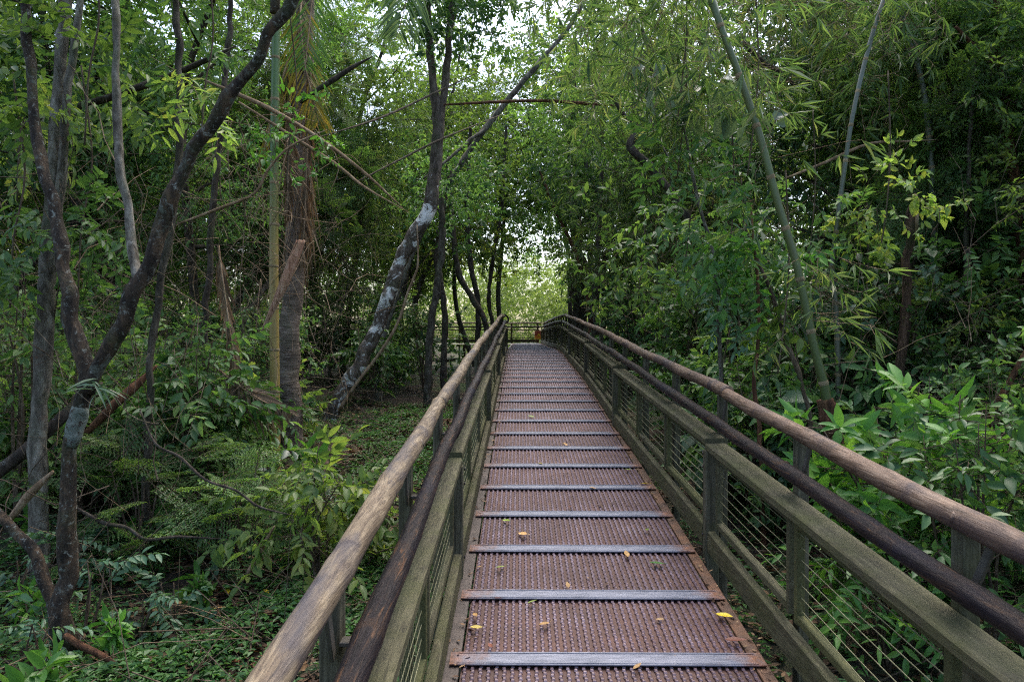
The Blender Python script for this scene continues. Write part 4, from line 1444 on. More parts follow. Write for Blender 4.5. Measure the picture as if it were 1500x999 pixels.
tag(bpy.data.objects['dead_frond.002'] if 'dead_frond.002' in bpy.data.objects else None, 'reddish dead palm frond hanging down through the shrubs at left', 'dead frond')
frond([P(318, 540, 7.4), P(350, 565, 7.3), P(390, 590, 7.2), P(430, 605, 7.2)], .014, 'dead_frond', 'straw', .4, seed=13, spread=.6, hang=.4, n=26)
tag(bpy.data.objects['dead_frond.003'], 'collapsed tan palm frond lying at the foot of the palm', 'dead frond')
rng = np.random.default_rng(5)
g = Geo()
A = np.array([P(rng.uniform(300, 470), rng.uniform(160, 420), rng.uniform(8, 9)) for _ in range(90)])
d_ = unit(rng.normal(0, 1, (90, 3)) * np.array([.6, .3, 1]))
for k in range(90):
    L_ = rng.uniform(.3, 1.1)
    mid = A[k] + d_[k] * L_ / 2 + rng.normal(0, .08, 3)
    add_tube(g, smooth_path([A[k], mid, A[k] + d_[k] * L_ + np.array([0, 0, -.2])], [.005, .004, .002], 4)[0], [.004] * 8 + [.002], 4, 0, 0)
tag(g.build('dry_creepers', M['twig_pale'], None, A[0]), 'tangle of dry creepers hung between the yellow bamboo and forked tree', 'creepers', kind='stuff')

# epiphyte strap leaves in the fork
rng = np.random.default_rng(31)
ep = thing('epiphyte', 'bluish strap leaved epiphyte growing at the fork of the nearest tree', 'epiphyte', P(140, 565, 4.35))
g = Geo()
n = 16
a = rng.uniform(0, 6.28, n)
D = np.stack([np.cos(a), np.sin(a), rng.uniform(-1.0, .5, n)], -1)
add_leaves(g, np.zeros((n, 3)) + rng.normal(0, .02, (n, 3)), D, np.tile([0, 0, 1.0], (n, 1)) + rng.normal(0, .3, (n, 3)), rng.uniform(.1, .2, n), rng.uniform(.015, .026, n), 0, True, .4, rng=rng)
g.build('leaves', M['leaf_blue'], ep)

# ------------------------------------------------------------------ plant prototypes
PROTO = {}


def proto_shrub(name, kind, mat, h, r, stems, sprays, seed, scale=1.0, cat='shrub', bare=.25, out=.7, hang=-.15, detail=True):
    rng = np.random.default_rng(seed)
    root = thing(name, 'x', cat)
    g = Geo()
    gl = Geo()
    tips, dirs = [], []
    for k in range(stems):
        a = rng.uniform(0, 6.28)
        lean = rng.uniform(.15, .8) * r
        top_ = np.array([math.cos(a) * lean, math.sin(a) * lean, h * rng.uniform(.7, 1.0)])
        mid = top_ * .5 + rng.normal(0, .06 * h, 3) * np.array([1, 1, .3])
        pp, rr = smooth_path([np.array([rng.normal(0, .03), rng.normal(0, .03), -.1]), mid, top_], [.008 + .005 * h, .006 + .003 * h, .003], 6)
        add_tube(g, pp, rr, 6, 0, .03, seed + k)
        m = sprays // stems
        t = rng.uniform(bare, 1, m)
        ii = (t * (len(pp) - 1))
        c = np.stack([np.interp(ii, np.arange(len(pp)), pp[:, q]) for q in range(3)], -1)
        b = rng.uniform(0, 6.28, m)
        side = np.stack([np.cos(b), np.sin(b), rng.uniform(-.1, .5, m)], -1)
        ext = r * rng.uniform(.1, .75, m) * (1.15 - t * .6)
        tip = c + side * ext[:, None]
        add_segs(g, c, tip, .004, 0)
        tips.append(tip)
        dirs.append(side * out + rng.normal(0, .3, (m, 3)) + np.array([0, 0, hang]))
    g.build('stems', M['twig'], root)
    scatter(gl, kind, np.concatenate(tips), np.concatenate(dirs), scale * rng.uniform(.75, 1.2, sum(len(x) for x in tips)), rng, 0, 1, detail)
    gl.build('foliage', [M[mat], M['twig']], root)
    PROTO[name + str(seed)] = [root, 0]
    return name + str(seed)


def place(pid, loc, rotz, scale, label, group=None, tilt=(0, 0), cat=None):
    root, used = PROTO[pid]
    PROTO[pid][1] = used + 1
    if used == 0:
        root.location = loc
        root.rotation_euler = (tilt[0], tilt[1], rotz)
        root.scale = (scale,) * 3
        root['label'] = label
        if group:
            root['group'] = group
        return root
    return dup(root, loc, rotz, scale, label, group, tilt)


def on_ground(px, py, d):
    p = P(px, py, d)
    return np.array([p[0], p[1], float(gz(p[0], p[1]))])


A1 = proto_shrub('leafy_shrub', 'broad', 'leaf_yellow', 1.3, .6, 5, 60, 1, 1.0)
A2 = proto_shrub('leafy_shrub', 'broad', 'leaf_mid', 1.9, .7, 5, 64, 2, 1.0)
A3 = proto_shrub('leafy_shrub', 'medium', 'leaf_mid', 2.4, .8, 6, 84, 3, 1.0)
A4 = proto_shrub('glossy_shrub', 'lance', 'leaf_bright', 1.5, .65, 6, 60, 4, 1.1)
A5 = proto_shrub('glossy_shrub', 'rosette', 'leaf_bright', 1.5, .75, 8, 120, 5, .95, bare=.4)
A6 = proto_shrub('feathery_shrub', 'feather', 'leaf_mid', 1.2, .6, 5, 40, 6, 1.0, hang=0)
A7 = proto_shrub('fern', 'fern', 'leaf_mid', .5, .3, 5, 22, 7, 1.1, 'fern', bare=.1, hang=.1)
A8 = proto_shrub('broad_leaf_plant', 'big', 'leaf_blue', 1.3, .5, 4, 12, 8, .8, 'plant', bare=.4)
A9 = proto_shrub('seedling', 'rosette', 'leaf_bright', .35, .12, 3, 9, 9, .8, 'seedling', bare=.5)
A10 = proto_shrub('dark_shrub', 'medium', 'leaf_dark', 2.2, .85, 6, 90, 10, 1.1)
A11 = proto_shrub('dark_shrub', 'broad', 'leaf_dark', 1.7, .75, 6, 70, 11, 1.1)
A12 = proto_shrub('bamboo_shrub', 'bamboo', 'leaf_bamboo', 2.2, .8, 7, 80, 12, 1.0, hang=-.3)
A13 = proto_shrub('feathery_shrub', 'feather', 'leaf_dark', 2.0, .9, 6, 60, 13, 1.1, hang=0)
A14 = proto_shrub('pale_leaf_plant', 'big', 'leaf_pale', 1.1, .45, 3, 8, 14, .6, 'plant', bare=.5)
A15 = proto_shrub('seedling', 'broad', 'leaf_blue', .5, .2, 3, 9, 15, .55, 'seedling', bare=.3)

rng = np.random.default_rng(77)
# plants one can single out
SINGLE = [
    (A1, 468, 5.5, .9, 'bright light green shrub close beside the left railing'),
    (A1, 520, 5.9, .72, 'smaller bright yellow green shrub nearest the left railing'),
    (A9, 445, 8.0, 1.7, 'upright pale green seedling at the foot of the yellow bamboo'),
    (A2, 310, 7.2, .95, 'pale green leafy shrub between the forked tree and the palm'),
    (A7, 330, 6.6, .95, 'fern below the pale leafy shrub at left'),
    (A7, 262, 6.4, 1.0, 'fern left of the other fern in the left shrubs'),
    (A6, 340, 5.9, .8, 'feathery low shrub in front of the ferns at left'),
    (A6, 200, 6.0, .95, 'feathery shrub just right of the forked tree trunk'),
    (A14, 428, 6.6, .75, 'lone plant with pale oval leaves before the dead palm frond'),
    (A3, 20, 6.4, 1.0, 'tall leafy shrub at the left edge behind the forked tree'),
    (A2, 150, 7.4, 1.05, 'mid green shrub seen through the fork of the nearest tree'),
    (A12, 60, 7.2, .9, 'thin leaved bamboo shrub low at far left'),
    (A9, 62, 4.0, .7, 'bright green seedling in the bottom left corner'),
    (A15, 200, 4.7, .8, 'bluish green seedling on the soil at lower left'),
    (A15, 262, 4.9, .95, 'taller bluish seedling on the soil at lower left'),
    (A9, 282, 5.1, .9, 'small upright seedling with pointed leaves, lower left soil'),
    (A5, 1325, 4.7, 1.12, 'big glossy bright green shrub beside the right railing'),
    (A4, 1300, 4.4, .62, 'lance leaved glossy shrub under the right handrail'),
    (A8, 1225, 6.2, 1.05, 'broad heart leaved plant at the foot of the thick bamboo'),
    (A8, 1130, 7.0, 1.25, 'broad leaved plant left of the thick bamboo'),
    (A10, 1490, 6.6, .8, 'dark leafy shrub at the right edge'),
    (A13, 1330, 8.0, 1.15, 'dark feathery shrub around the snapped trunk'),
    (A4, 1440, 5.4, .75, 'bright lance leaved shrub in the lower right corner'),
    (A11, 1100, 7.4, .95, 'dark leafy shrub crowding the right handrail'),
    (A2, 1110, 8.6, 1.1, 'mid green shrub just behind the right handrail, right of the crest'),
    (A10, 1010, 10.5, 1.0, 'dark shrub rising over the right handrail near the crest'),
    (A11, 545, 13.6, .9, 'dark shrub behind the leaning patched trunk'),
    (A10, 622, 15.5, .9, 'dark shrub in the shade left of the walkway'),
    (A15, 470, 7.4, .9, 'small plant under the palm beside the leaning trunk'),
]
for pid, px, d, sc, lab in SINGLE:
    place(pid, on_ground(px, 500, d), rng.uniform(0, 6.28), sc, lab)


# hanging clusters of larger leaves at upper right and left: leafy climbers on the stems
def climber(label, px, py, d, kind, mat, n, r, sc, seed):
    rg = np.random.default_rng(seed)
    c = P(px, py, d)
    root = thing('climber', label, 'climber', c)
    g = Geo()
    pts = [np.array([0, 0, 1.2]), np.array([.05, .05, .5]), np.array([0, 0, 0]), np.array([-.05, .03, -.5])]
    add_tube(g, smooth_path(pts, [.008] * 4)[0], .007, 5)
    g.build('stem', M['twig'], root)
    g = Geo()
    clump(g, kind, (0, 0, 0), r, n, rg, sc, 0, 1, True, hang=-.3)
    g.build('leaves', [M[mat], M['twig']], root)


climber('pale broad leaves hanging at the top right of centre', 1000, 110, 6.6, 'big', 'leaf_pale', 8, .35, .55, 1)
climber('pale broad leaves beside the thick bamboo, upper right', 1105, 172, 6.2, 'big', 'leaf_pale', 3, .1, .6, 2)
climber('pale serrated leaves right of the twisted branch', 1000, 188, 7.2, 'big', 'leaf_pale', 5, .3, .6, 33)
climber('bright yellow green leaf cluster above the snapped trunk', 1300, 290, 6.8, 'medium', 'leaf_yellow', 27, .4, 0.82, 4)
climber('bright leaf cluster by the thin pale stem, right of centre', 1070, 350, 6.8, 'broad', 'leaf_bright', 10, .3, 1.0, 5)
climber('yellow green leaves left of the thick bamboo', 1150, 460, 6.0, 'medium', 'leaf_yellow', 5, .15, 1.1, 6)
climber('mid green leaf mass above the right handrail, left of the thick bamboo', 1010, 330, 7.6, 'broad', 'leaf_mid', 34, .65, .85, 21)
climber('bluish green leaf mass close over the right handrail', 1085, 440, 7.0, 'broad', 'leaf_blue', 26, .5, .8, 22)
climber('dark leaf mass hanging right of the dark broad trunk', 940, 385, 9.5, 'medium', 'leaf_mid', 44, .9, 1.0, 23)
climber('broad leaf mass between the thick and the thin culm', 1190, 330, 7.4, 'broad', 'leaf_mid', 26, .55, .85, 24)
climber('leaf mass low between the thin culm and snapped trunk', 1268, 440, 7.6, 'medium', 'leaf_blue', 34, .6, .95, 25)
climber('leaf mass right of the snapped trunk', 1420, 400, 7.8, 'broad', 'leaf_mid', 34, .7, .85, 26)
climber('large bright leaves hanging before the leaning limb, upper left', 300, 130, 5.8, 'lance', 'leaf_yellow', 11, .3, 0.82, 7)
climber('pale leaf spray in front of the palm skirt', 425, 200, 7.0, 'medium', 'leaf_bright', 20, .4, 0.68, 8)
climber('green leaf spray at the top left beside the grey trunks', 130, 110, 5.2, 'broad', 'leaf_yellow', 27, .5, 0.75, 9)
climber('broad leaves at the left edge of the picture', 20, 350, 5.2, 'broad', 'leaf_mid', 27, .45, 0.75, 10)
climber('broad green leaves between the two limbs of the forked tree', 120, 330, 5.4, 'broad', 'leaf_mid', 23, .4, 0.75, 11)
climber('leafy spray behind the left limb near the top edge', 30, 200, 5.6, 'broad', 'leaf_yellow', 23, .45, 0.68, 12)

# ------------------------------------------------------------------ tree prototypes for the wood on both sides
def proto_tree(name, seed, H, r0, kind, mat, barkm, nclump, cr, per, first, scale=1.0, detail=False):
    rng = np.random.default_rng(seed)
    root = thing(name, 'x', 'tree')
    g = Geo()
    lean = rng.normal(0, .12 * H, 2)
    ctr = []
    zz = np.linspace(0, 1, 6)
    tp = np.stack([lean[0] * zz ** 1.4 + rng.normal(0, .03 * H, 6) * (zz > 0), lean[1] * zz ** 1.4 + rng.normal(0, .03 * H, 6) * (zz > 0), zz * H], -1)
    tp[0, 2] = -.2
    pp, rr = smooth_path(tp, r0 * (1 - .75 * zz), 5)
    add_tube(g, pp, rr, 8, 0, .05, seed)
    gl = Geo()
    for k in range(nclump):
        t = first + (1 - first) * (k + .6) / nclump
        i = int(t * (len(pp) - 1))
        a = k * 2.4 + rng.uniform(-.5, .5)
        out = H * rng.uniform(.1, .24) * (1.1 - .5 * t)
        tip = pp[i] + np.array([math.cos(a) * out, math.sin(a) * out, out * rng.uniform(.1, .8)])
        mid = (pp[i] + tip) / 2 + rng.normal(0, .1, 3)
        b, rb = smooth_path([pp[i], mid, tip], [rr[i] * .6, rr[i] * .35, .008], 4)
        add_tube(g, b, rb, 5, 0, .05, seed + k)
        clump(gl, kind, tip, cr * rng.uniform(.7, 1.25), per, rng, scale, 0, 1, detail)
        clump(gl, kind, mid, cr * .6, per // 4, rng, scale, 0, 1, detail)
    g.build('trunk', barkm, root)
    gl.build('crown', [M[mat], M['twig']], root)
    PROTO[name + str(seed)] = [root, 0]
    return name + str(seed)


T1 = proto_tree('small_leaved_tree', 101, 9, .10, 'small', 'leaf_mid', M['bark_dark'], 13, .85, 62, .3, 1.25)
T2 = proto_tree('small_leaved_tree', 102, 8, .08, 'medium', 'leaf_yellow', M['bark_grey'], 13, .8, 48, .3, 1.15)
T3 = proto_tree('broad_leaved_tree', 103, 8.5, .09, 'broad', 'leaf_mid', M['bark_grey'], 12, .85, 48, .3, 1.15)
T4 = proto_tree('dark_leaved_tree', 104, 9, .12, 'medium', 'leaf_dark', M['bark_dark'], 13, .9, 54, .35, 1.25)
T5 = proto_tree('bamboo_clump', 105, 7.5, .04, 'bamboo', 'leaf_bamboo', M['bamboo_grey'], 14, .8, 60, .3, 1.15)
T6 = proto_tree('tall_tree', 106, 11, .14, 'medium', 'leaf_mid', M['bark_pale'], 12, 1.1, 64, .5, 1.3)
T7 = proto_tree('tall_tree', 107, 10.5, .12, 'small', 'leaf_yellow', M['bark_dark'], 12, 1.1, 70, .5, 1.4)
T8 = proto_tree('feathery_tree', 108, 8, .08, 'feather', 'leaf_mid', M['bark_grey'], 10, .9, 34, .35, 1.3)

T9 = proto_tree('airy_tree', 109, 10, .09, 'medium', 'leaf_yellow', M['bark_grey'], 16, 1.0, 26, .3, 1.2)
SPEC = {T9: 'airy yellow green', T1: 'fine leaved', T2: 'yellow green leaved', T3: 'broad leaved', T4: 'dark leaved', T5: 'narrow leaved bamboo', T6: 'tall pale trunked', T7: 'tall fine leaved', T8: 'feathery leaved'}


def grow(region, n, ids, side, zone, seed, mind, avoid=None, smin=.85, smax=1.2):
    rg = np.random.default_rng(seed)
    x0, x1, y0, y1 = region
    got = []
    tries = 0
    while len(got) < n and tries < 8000:
        tries += 1
        x, y = rg.uniform(x0, x1), rg.uniform(y0, y1)
        if avoid and avoid(x, y):
            continue
        if any((x - a) ** 2 + (y - b) ** 2 < mind ** 2 for a, b in got):
            continue
        got.append((x, y))
        pid = ids[rg.integers(len(ids))]
        lab = '%s tree in the %s' % (SPEC[pid], zone)
        place(pid, (x, y, float(gz(x, y))), rg.uniform(0, 6.28), rg.uniform(smin, smax), lab, 'trees in the ' + zone, (rg.normal(0, .05), rg.normal(0, .05)))
    return got


# near left rows stay behind the traced stems
grow((-15, -3.2, 10.6, 16.5), 13, [T1, T2, T3, T5, T8, T2], 'l', 'left thicket behind the palm', 1, 1.3, lambda x, y: x > -.32 * y + .3)
grow((-20, -2.6, 16.5, 30), 15, [T1, T2, T3, T4, T6, T7], 'l', 'deep wood left of the walk', 2, 1.7)
grow((3.3, 10, 8.2, 14), 12, [T5, T1, T3, T4, T3, T8, T2], 'r', 'right thicket behind the bamboos', 3, 1.2, lambda x, y: x < .28 * y + .6 or (abs(x / y - .38) < .05 and y > 9.5), .66, .92)
grow((4.6, 9, 4.6, 8.6), 8, [T3, T2, T1, T3], 'r', 'near right thicket', 4, 1.0, lambda x, y: x < .45 * y + 2.2, .5, .66)
grow((2.5, 18, 14, 30), 22, [T1, T4, T3, T5, T6, T7, T4], 'r', 'deep wood right of the walk', 5, 1.7, lambda x, y: abs(x / y - .375) < .045)
grow((-1.5, 2.6, 22, 32), 2, [T6, T7], 'c', 'archway over the far walk', 6, 1.2, lambda x, y: -1.1 < x < 2.0, 1.0, 1.2)

for pid, px, d, sc, lab in (
        (T2, 560, 21, 1.1, 'bright yellow green tree behind the fork of the patched tree, left one'),
        (T2, 700, 26, 1.3, 'bright yellow green tree behind the slim leaning trunk'),
        (T9, 500, 19, 1.1, 'airy light green tree filling the gap right of the palm'),
        (T9, 620, 23, 1.15, 'airy light green tree straight behind the patched tree'),
        (T9, 440, 24, 1.2, 'airy light green tree far behind the palm'),
        (T9, 745, 27, 1.2, 'airy light green tree above the far left rail end'),
        (T9, 1270, 11.5, .8, 'airy light green tree behind the thin grey culm'),
        (T9, 1395, 10.5, .75, 'airy light green tree behind the snapped trunk'),
        (T9, 1490, 9.5, .7, 'airy light green tree at the right edge of the view'),
        (T5, 478, 17, .9, 'bamboo clump filling the view just right of the palm')):
    q_ = on_ground(px, 500, d)
    place(pid, q_, px * .01, sc, lab)

SH = {A2: 'mid green leafy', A3: 'tall mid green', A4: 'lance leaved', A6: 'feathery', A7: 'fern', A8: 'broad leaved', A10: 'dark tall', A11: 'dark leafy', A12: 'bamboo leaved', A13: 'dark feathery'}


def under(region, n, ids, zone, seed, mind, avoid=None, smin=.7, smax=1.2):
    rg = np.random.default_rng(seed)
    x0, x1, y0, y1 = region
    got, tries = [], 0
    while len(got) < n and tries < 8000:
        tries += 1
        x, y = rg.uniform(x0, x1), rg.uniform(y0, y1)
        if avoid and avoid(x, y):
            continue
        if any((x - a) ** 2 + (y - b) ** 2 < mind ** 2 for a, b in got):
            continue
        got.append((x, y))
        pid = ids[rg.integers(len(ids))]
        place(pid, (x, y, float(gz(x, y))), rg.uniform(0, 6.28), rg.uniform(smin, smax), '%s understorey plant in the %s' % (SH[pid], zone), 'understorey in the ' + zone)


SH[A1] = 'yellow green leafy'
under((-9, -2.6, 6.6, 11.5), 50, [A2, A3, A6, A1, A11, A2, A3], 'left thicket behind the palm', 11, .5, lambda x, y: x > -.28 * y - .6 or (abs(x / y + .33) < .085 and y < 9.4) or y < -x * 1.05, .6, 1.0)
SH[A15] = 'low bluish'
SH[A9] = 'low bright'
under((-5.2, -2.3, 3.6, 6.8), 22, [A15, A9, A15], 'dim ground round the forked tree', 16, .35, None, .6, 1.1)
under((-14, -2.2, 11.5, 20), 40, [A10, A11, A3, A2, A13, A12], 'shade left of the walk', 12, .9, lambda x, y: x > -.1 * y - 1.0 or (y < 15 and x > -.31 * y))
under((2.7, 9, 7.5, 12), 34, [A10, A11, A3, A13, A2, A8, A12], 'right thicket behind the bamboos', 13, .62, lambda x, y: x < 1.9 + .02 * y)
under((2.6, 8, 3.6, 7.5), 22, [A11, A10, A2, A8, A4, A7, A3], 'near right thicket', 14, .7, lambda x, y: x < .42 * y + 1.0, .6, 1.0)
under((2.35, 3.5, 5.6, 10), 16, [A11, A2, A8, A11, A4], 'leafy bank close behind the right handrail', 17, .5, None, .55, .8)
under((2.5, 12, 12, 22), 40, [A10, A11, A3, A13], 'shade right of the walk', 15, .85)

# ------------------------------------------------------------------ far mass of leaves (reads as one)
def far_mass(name, label, regions, kinds, seed):
    rg = np.random.default_rng(seed)
    g = Geo()
    mats = []
    for (x0, x1, y0, y1, z0, z1, n, cr, per, sc) in regions:
        for k in range(n):
            c = np.array([rg.uniform(x0, x1), rg.uniform(y0, y1), 0])
            c[2] = float(gz(c[0], c[1])) + rg.uniform(z0, z1)
            if c[0] > 0 and abs(c[0] / c[1] - .375) < .05 and c[2] > ZC + 2.2:      # a break in the trees
                continue
            kind, mat = kinds[rg.integers(len(kinds))]
            if mat not in mats:
                mats.append(mat)
            clump(g, kind, c, cr * rg.uniform(.7, 1.3), per, rg, sc, mats.index(mat), None, False)
    o = g.build(name, [M[m] for m in mats])
    return tag(o, label, 'forest', kind='stuff')


MIXK = [('medium', 'leaf_mid'), ('small', 'leaf_mid'), ('medium', 'leaf_dark'), ('broad', 'leaf_yellow'), ('medium', 'leaf_yellow')]
DARK = [('medium', 'leaf_dark'), ('medium', 'leaf_mid'), ('small', 'leaf_dark')]
far_mass('forest_backdrop', 'unbroken mass of rainforest foliage deep on the left of the walk', [
    (-30, -6, 26, 40, .2, 9, 150, 1.5, 42, 2.2), (-24, -10, 15, 26, .2, 4.5, 60, 1.2, 44, 1.8)], MIXK, 1)
far_mass('forest_backdrop', 'unbroken mass of rainforest foliage deep on the right of the walk', [
    (5, 30, 27, 40, .2, 9, 150, 1.5, 42, 2.2), (9, 24, 10, 27, .2, 5.5, 90, 1.2, 46, 1.8)], MIXK + DARK, 2)
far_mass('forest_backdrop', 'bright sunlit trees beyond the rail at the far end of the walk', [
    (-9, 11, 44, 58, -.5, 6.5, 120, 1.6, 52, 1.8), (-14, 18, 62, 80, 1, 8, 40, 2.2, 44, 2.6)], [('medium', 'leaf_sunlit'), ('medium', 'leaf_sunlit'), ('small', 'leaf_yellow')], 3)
far_mass('forest_backdrop', 'dark leafy arch of branches closing over the far walkway', [
    (-4.5, -1.6, 20, 33, 3.0, 6.0, 13, 1.0, 30, 1.6), (2.6, 6, 18, 33, 2.6, 6.0, 18, 1.0, 34, 1.6), (-2.5, 4, 25, 34, 5.4, 8.4, 16, 1.2, 28, 1.7)], [('medium', 'leaf_dark'), ('medium', 'leaf_mid'), ('small', 'leaf_yellow')], 4)

# ------------------------------------------------------------------ ground cover, litter, twigs
rng = np.random.default_rng(90)


def ground_pts(n, regions):
    out = []
    for (x0, x1, y0, y1, w) in regions:
        m = int(n * w)
        out.append(np.stack([rng.uniform(x0, x1, m), rng.uniform(y0, y1, m)], -1))
    p = np.concatenate(out)
    return np.column_stack([p, gz(p[:, 0], p[:, 1])])


REG = [(-2.3, -.36, 1.2, 14, .42), (-4.2, -.35, 1.2, 7, .36), (-7, -.4, 6, 14, .3), (1.15, 5.5, 1, 8, .2), (1.2, 7, 8, 16, .08)]
g = Geo()
pts = ground_pts(19000, REG)
keep = np.sin(pts[:, 0] * 2.3 + 1) * np.cos(pts[:, 1] * 1.7) + rng.normal(0, .4, len(pts)) > -.3
pts = pts[keep]
n = len(pts)
for k in range(6):
    a = rng.uniform(0, 6.28, n)
    D = np.stack([np.cos(a), np.sin(a), rng.uniform(-.1, .45, n)], -1)
    L = rng.uniform(.025, .075, n)
    add_leaves(g, pts + np.stack([np.cos(a) * .015, np.sin(a) * .015, rng.uniform(.01, .09, n)], -1), D, np.tile([0, 0, 1.0], (n, 1)) + rng.normal(0, .25, (n, 3)), L, L * rng.uniform(.35, .65, n), 0, False, .2, rng=rng)
tag(g.build('ground_cover', M['leaf_ground']), 'low green herbs carpeting the forest floor on both sides', 'ground cover', kind='stuff')
g = Geo()
pts = ground_pts(22000, REG)
n = len(pts)
a = rng.uniform(0, 6.28, n)
D = np.stack([np.cos(a), np.sin(a), rng.normal(0, .15, n)], -1)
L = rng.uniform(.04, .13, n)
add_leaves(g, pts + np.array([0, 0, .02]), D, np.tile([0, 0, 1.0], (n, 1)) + rng.normal(0, .35, (n, 3)), L, L * rng.uniform(.25, .5, n), 0, True, -.15, tone=np.clip(rng.beta(1.4, 2.6, n), 0, 1))
tag(g.build('leaf_litter', M['leaf_litter']), 'brown dead leaves strewn over the forest floor', 'leaf litter', kind='stuff')
g = Geo()
pts = ground_pts(1300, REG)
A = pts + np.array([0, 0, .03])
d_ = unit(rng.normal(0, 1, (len(A), 3)) * np.array([1, 1, .35]) + np.array([0, 0, .15]))
add_segs(g, A, A + d_ * rng.uniform(.15, .9, (len(A), 1)), rng.uniform(.002, .007, len(A)), 0, 4)
# upright thin stems and creepers through both thickets
m = 2600
x = np.where(rng.random(m) < .5, rng.uniform(-9, -2.4, m), rng.uniform(2.2, 9, m))
y = np.where(x < 0, rng.uniform(7, 17, m), rng.uniform(6, 16, m))
nb_ = np.arange(m) < 260
x, y = np.where(nb_, rng.uniform(-5.5, -2.6, m), x), np.where(nb_, rng.uniform(4.8, 7.5, m), y)
A = np.column_stack([x, y, gz(x, y) + rng.uniform(0, 3.2, m)])
d_ = unit(rng.normal(0, .45, (m, 3)) + np.array([0, 0, 1.0]))
fl = rng.random(m) < .38
d_[fl] = unit(rng.normal(0, 1, (fl.sum(), 3)))
L_ = rng.uniform(.5, 2.0, (m, 1))
r_ = rng.uniform(.0018, .006, m) * np.where(rng.random(m) < .1, 2.0, 1)
cur = A.copy()
for k in range(5):
    d_ = unit(d_ + rng.normal(0, .26, (m, 3)) + np.array([0, 0, -.06]))
    nxt = cur + d_ * L_ / 5
    for q_, sl in ((0, np.arange(m) % 4 > 0), (1, np.arange(m) % 4 == 0)):
        add_segs(g, cur[sl], nxt[sl], r_[sl] * (1 - .13 * k), q_, 4)
    cur = nxt
tag(g.build('twig_tangle', [M['twig'], M['twig_pale']]), 'tangle of thin bare twigs and creeper stems through the undergrowth', 'twigs', kind='stuff')

rng = np.random.default_rng(61)
n = 900
x = np.where(rng.random(n) < .5, rng.uniform(UL - .1, UL + .03, n), rng.uniform(UR - .02, UR + .09, n))
y = 1.5 + 14 * rng.random(n) ** 1.6
x[-130:] = rng.uniform(UL, UR, 130)
pos = np.column_stack([x, y, deckz(y) + rng.uniform(-.002, .006, n)])
a = rng.uniform(0, 6.28, n)
L = .006 + .04 * rng.random(n) ** 1.8
g = Geo()
add_leaves(g, pos, np.column_stack([np.cos(a), np.sin(a), rng.normal(0, .1, n)]), np.tile([0, 0, 1.0], (n, 1)) + rng.normal(0, .3, (n, 3)), L, L * rng.uniform(.3, .6, n), 0, True, -.2, rng=rng)
add_segs(g, pos[:90], pos[:90] + unit(np.column_stack([np.cos(a[:90] * 3), np.sin(a[:90] * 3), np.zeros(90)])) * rng.uniform(.02, .07, (90, 1)), .0012, 1)
tag(g.build('deck_litter', [M['leaf_litter'], M['twig']]), 'crumbs of dead leaf and twig caught along the deck edges', 'leaf litter', kind='stuff')
g = Geo()
m = 280
x, y = rng.uniform(-5, -1.1, m), rng.uniform(3.5, 9.5, m)
A = np.column_stack([x, y, gz(x, y) + .05])
d_ = unit(rng.normal(0, 1, (m, 3)) * np.array([1, .6, .5]) + np.array([.2, 0, .35]))
L_ = rng.uniform(.3, 1.3, (m, 1)) * np.where(x > -1.8, .5, 1)[:, None]
mid = A + d_ * L_ * .5 + rng.normal(0, .05, (m, 3))
for q_, sl in ((0, np.arange(m) % 2 > 0), (1, np.arange(m) % 2 == 0)):
    add_segs(g, A[sl], mid[sl], .0045, q_, 4)
    add_segs(g, mid[sl], (A + d_ * L_)[sl] - np.array([0, 0, .1]), .003, q_, 4)
tag(g.build('dead_twigs', [M['twig'], M['twig_pale']]), 'dead bent twigs sticking out of the low plants at left', 'twigs', kind='stuff')

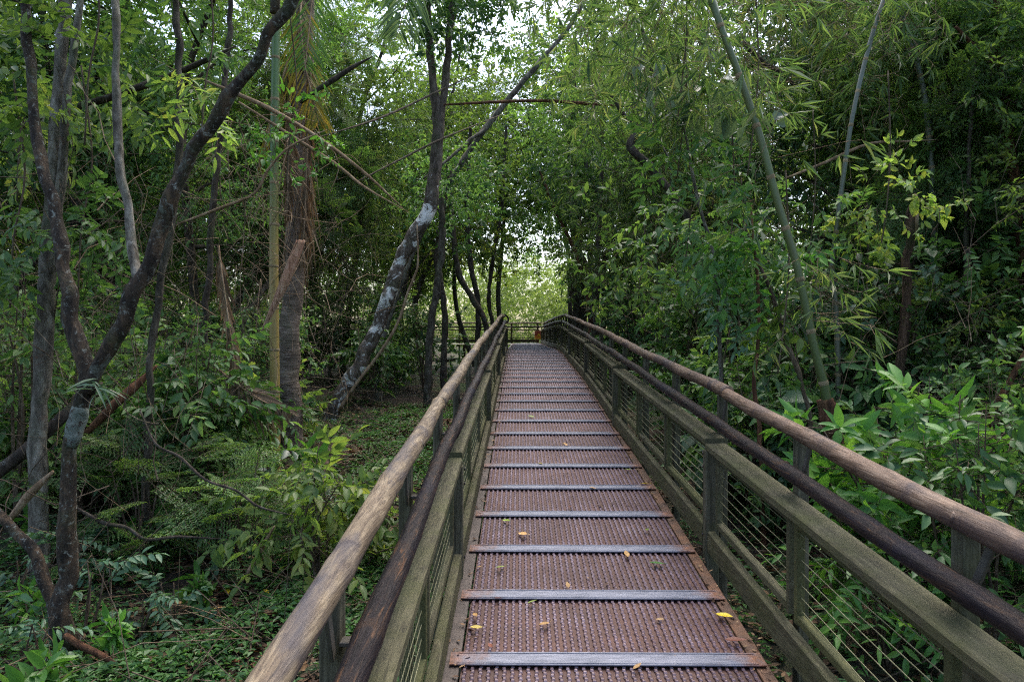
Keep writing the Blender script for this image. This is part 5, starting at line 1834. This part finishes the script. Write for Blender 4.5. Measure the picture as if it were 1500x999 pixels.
# ------------------------------------------------------------------ fallen leaves one can count
FALL = [  # px, py, length(px), colour, shape, label
    (733, 835, 22, 'leaf_fallengreen', 'pale green fallen leaf on the third grating panel, left'),
    (962, 829, 24, 'leaf_fallendark', 'dark green fallen leaf lying on the third grating panel, right'),
    (832, 861, 20, 'leaf_fallentan', 'pale tan crumpled leaf beside the second cross strip'),
    (780, 886, 18, 'leaf_fallengreen', 'yellow green leaf just below the second cross strip'),
    (729, 881, 16, 'leaf_fallenbrown', 'dark red brown curled leaf on the second cross strip, left'),
    (696, 906, 20, 'leaf_fallentan', 'orange brown leaf by the left edge of the second panel'),
    (697, 924, 20, 'leaf_fallenyellow', 'bright yellow leaf standing out at the left edge of the second panel'),
    (797, 919, 24, 'leaf_fallentan', 'tan torn leaf in the middle of the second panel'),
    (718, 951, 14, 'leaf_fallenbrown', 'small dark brown leaf scrap left of the nearest cross strip'),
    (1061, 906, 30, 'leaf_fallenyellow', 'yellow leaf on the grating by the right edge plate'),
    (1078, 942, 34, 'leaf_fallenbrown', 'reddish brown leaf by the right end of the nearest strip'),
    (934, 981, 22, 'leaf_fallentan', 'orange leaf just below the nearest cross strip'),
    (918, 815, 24, 'leaf_fallentan', 'pale tan leaf under the third cross strip, right'),
    (742, 766, 20, 'leaf_fallengreen', 'olive green leaf on the fourth panel, left'),
    (766, 786, 24, 'leaf_fallentan', 'dull tan leaf on the fourth panel above its strip'),
    (948, 779, 18, 'leaf_fallengreen', 'olive leaf on the fourth panel, right'),
    (945, 711, 16, 'leaf_fallenyellow', 'yellow leaf on the sixth cross strip by the right edge'),
    (920, 690, 16, 'leaf_fallengreen', 'yellow green leaf near the right edge beyond the sixth strip'),
    (868, 717, 12, 'leaf_fallentan', 'small tan leaf below the sixth cross strip'),
    (791, 681, 10, 'leaf_fallenyellow', 'tiny yellow leaf on the seventh cross strip'),
    (828, 653, 16, 'leaf_fallentan', 'tan leaf far up the grating in the middle'),
    (902, 646, 12, 'leaf_fallenyellow', 'yellow leaf by the right edge plate far up the ramp'),
    (778, 612, 14, 'leaf_fallengreen', 'dull green leaf far up the ramp, left of middle'),
    (835, 745, 14, 'leaf_fallenbrown', 'brown leaf on the fifth cross strip, middle'),
]
rng = np.random.default_rng(8)


def fallen(label, pos, L, mat, up, seed):
    rg = np.random.default_rng(seed)
    g = Geo()
    a = rg.uniform(0, 6.28)
    D = np.array([[math.cos(a), math.sin(a), 0]])
    add_leaves(g, -D * L / 2, D, np.array([[rg.normal(0, .12), rg.normal(0, .12), 1.0]]), np.array([L]), np.array([L * rg.uniform(.34, .5)]), 0, True, -.12, rng=rg, fold=.15)
    add_segs(g, -D * L / 2, -D * L * .75 + np.array([[0, 0, .004]]), L * .015, 0)
    o = g.build('fallen_leaf', M[mat])
    o.location = pos
    return tag(o, label, 'leaf', 'fallen leaves on the boardwalk')


for i, (px, py, lp_, mat, lab) in enumerate(FALL):
    y = 1740.0 / (py - 397)
    if y > 9:
        y = np.interp(py, [520, 562, 580, 612, 650], [15.8, 10.9, 9.7, 8.2, 6.9])
    x = (px - 760) / FPX * y
    z = float(deckz(y)) + .012
    fallen(lab, (x, y, z), lp_ * y / FPX * .95, mat, None, i)
for i, (y, o_, L, mat, lab) in enumerate(((1.98, .07, .055, 'leaf_fallenyellow', 'yellow leaf on the left railing cap board, farther of two'), (1.43, .06, .065, 'leaf_fallenyellow', 'yellow green leaf on the left railing cap board, nearer of two'))):
    ya = .45
    h = .685 - .03 * (y - ya) / 3.45 + .027
    fallen(lab, tuple(ql(o_, y, h)), L, mat, None, 40 + i)
# yellow leaves on the soil at left
for i, (px, py, d, L, mat, lab) in enumerate((
    (333, 880, 4.3, .09, 'leaf_fallenyellow', 'yellow fallen leaf on the herbs left of the handrail'),
    (390, 880, 4.2, .08, 'leaf_fallenyellow', 'yellow leaf on the ground nearest the left handrail'),
    (322, 905, 4.1, .10, 'leaf_fallentan', 'yellow tan leaf on the ground below the seedlings'),
    (255, 898, 4.3, .12, 'leaf_fallentan', 'pinkish tan dead leaf on the lower left soil'),
    (340, 985, 3.6, .14, 'leaf_fallenbrown', 'curled brown dead leaf at the bottom edge, left'),
    (477, 960, 3.3, .07, 'leaf_fallenyellow', 'yellow leaf between the two left poles on the ground'))):
    p = on_ground(px, py, d)
    t = (P(px, py, 1) - np.array([0, 0, ZC]))
    for d2 in np.linspace(2.5, 9, 300):
        q = np.array([0, 0, ZC]) + t * d2
        if q[2] < float(gz(q[0], q[1])):
            break
    fallen(lab, (q[0], q[1], q[2] + .07), L, mat, None, 60 + i)['group'] = 'fallen leaves on the soil'

# drop prototypes that were never set out
for k, (root, used) in PROTO.items():
    if used == 0:
        for c in list(root.children):
            bpy.data.objects.remove(c)
        bpy.data.objects.remove(root)
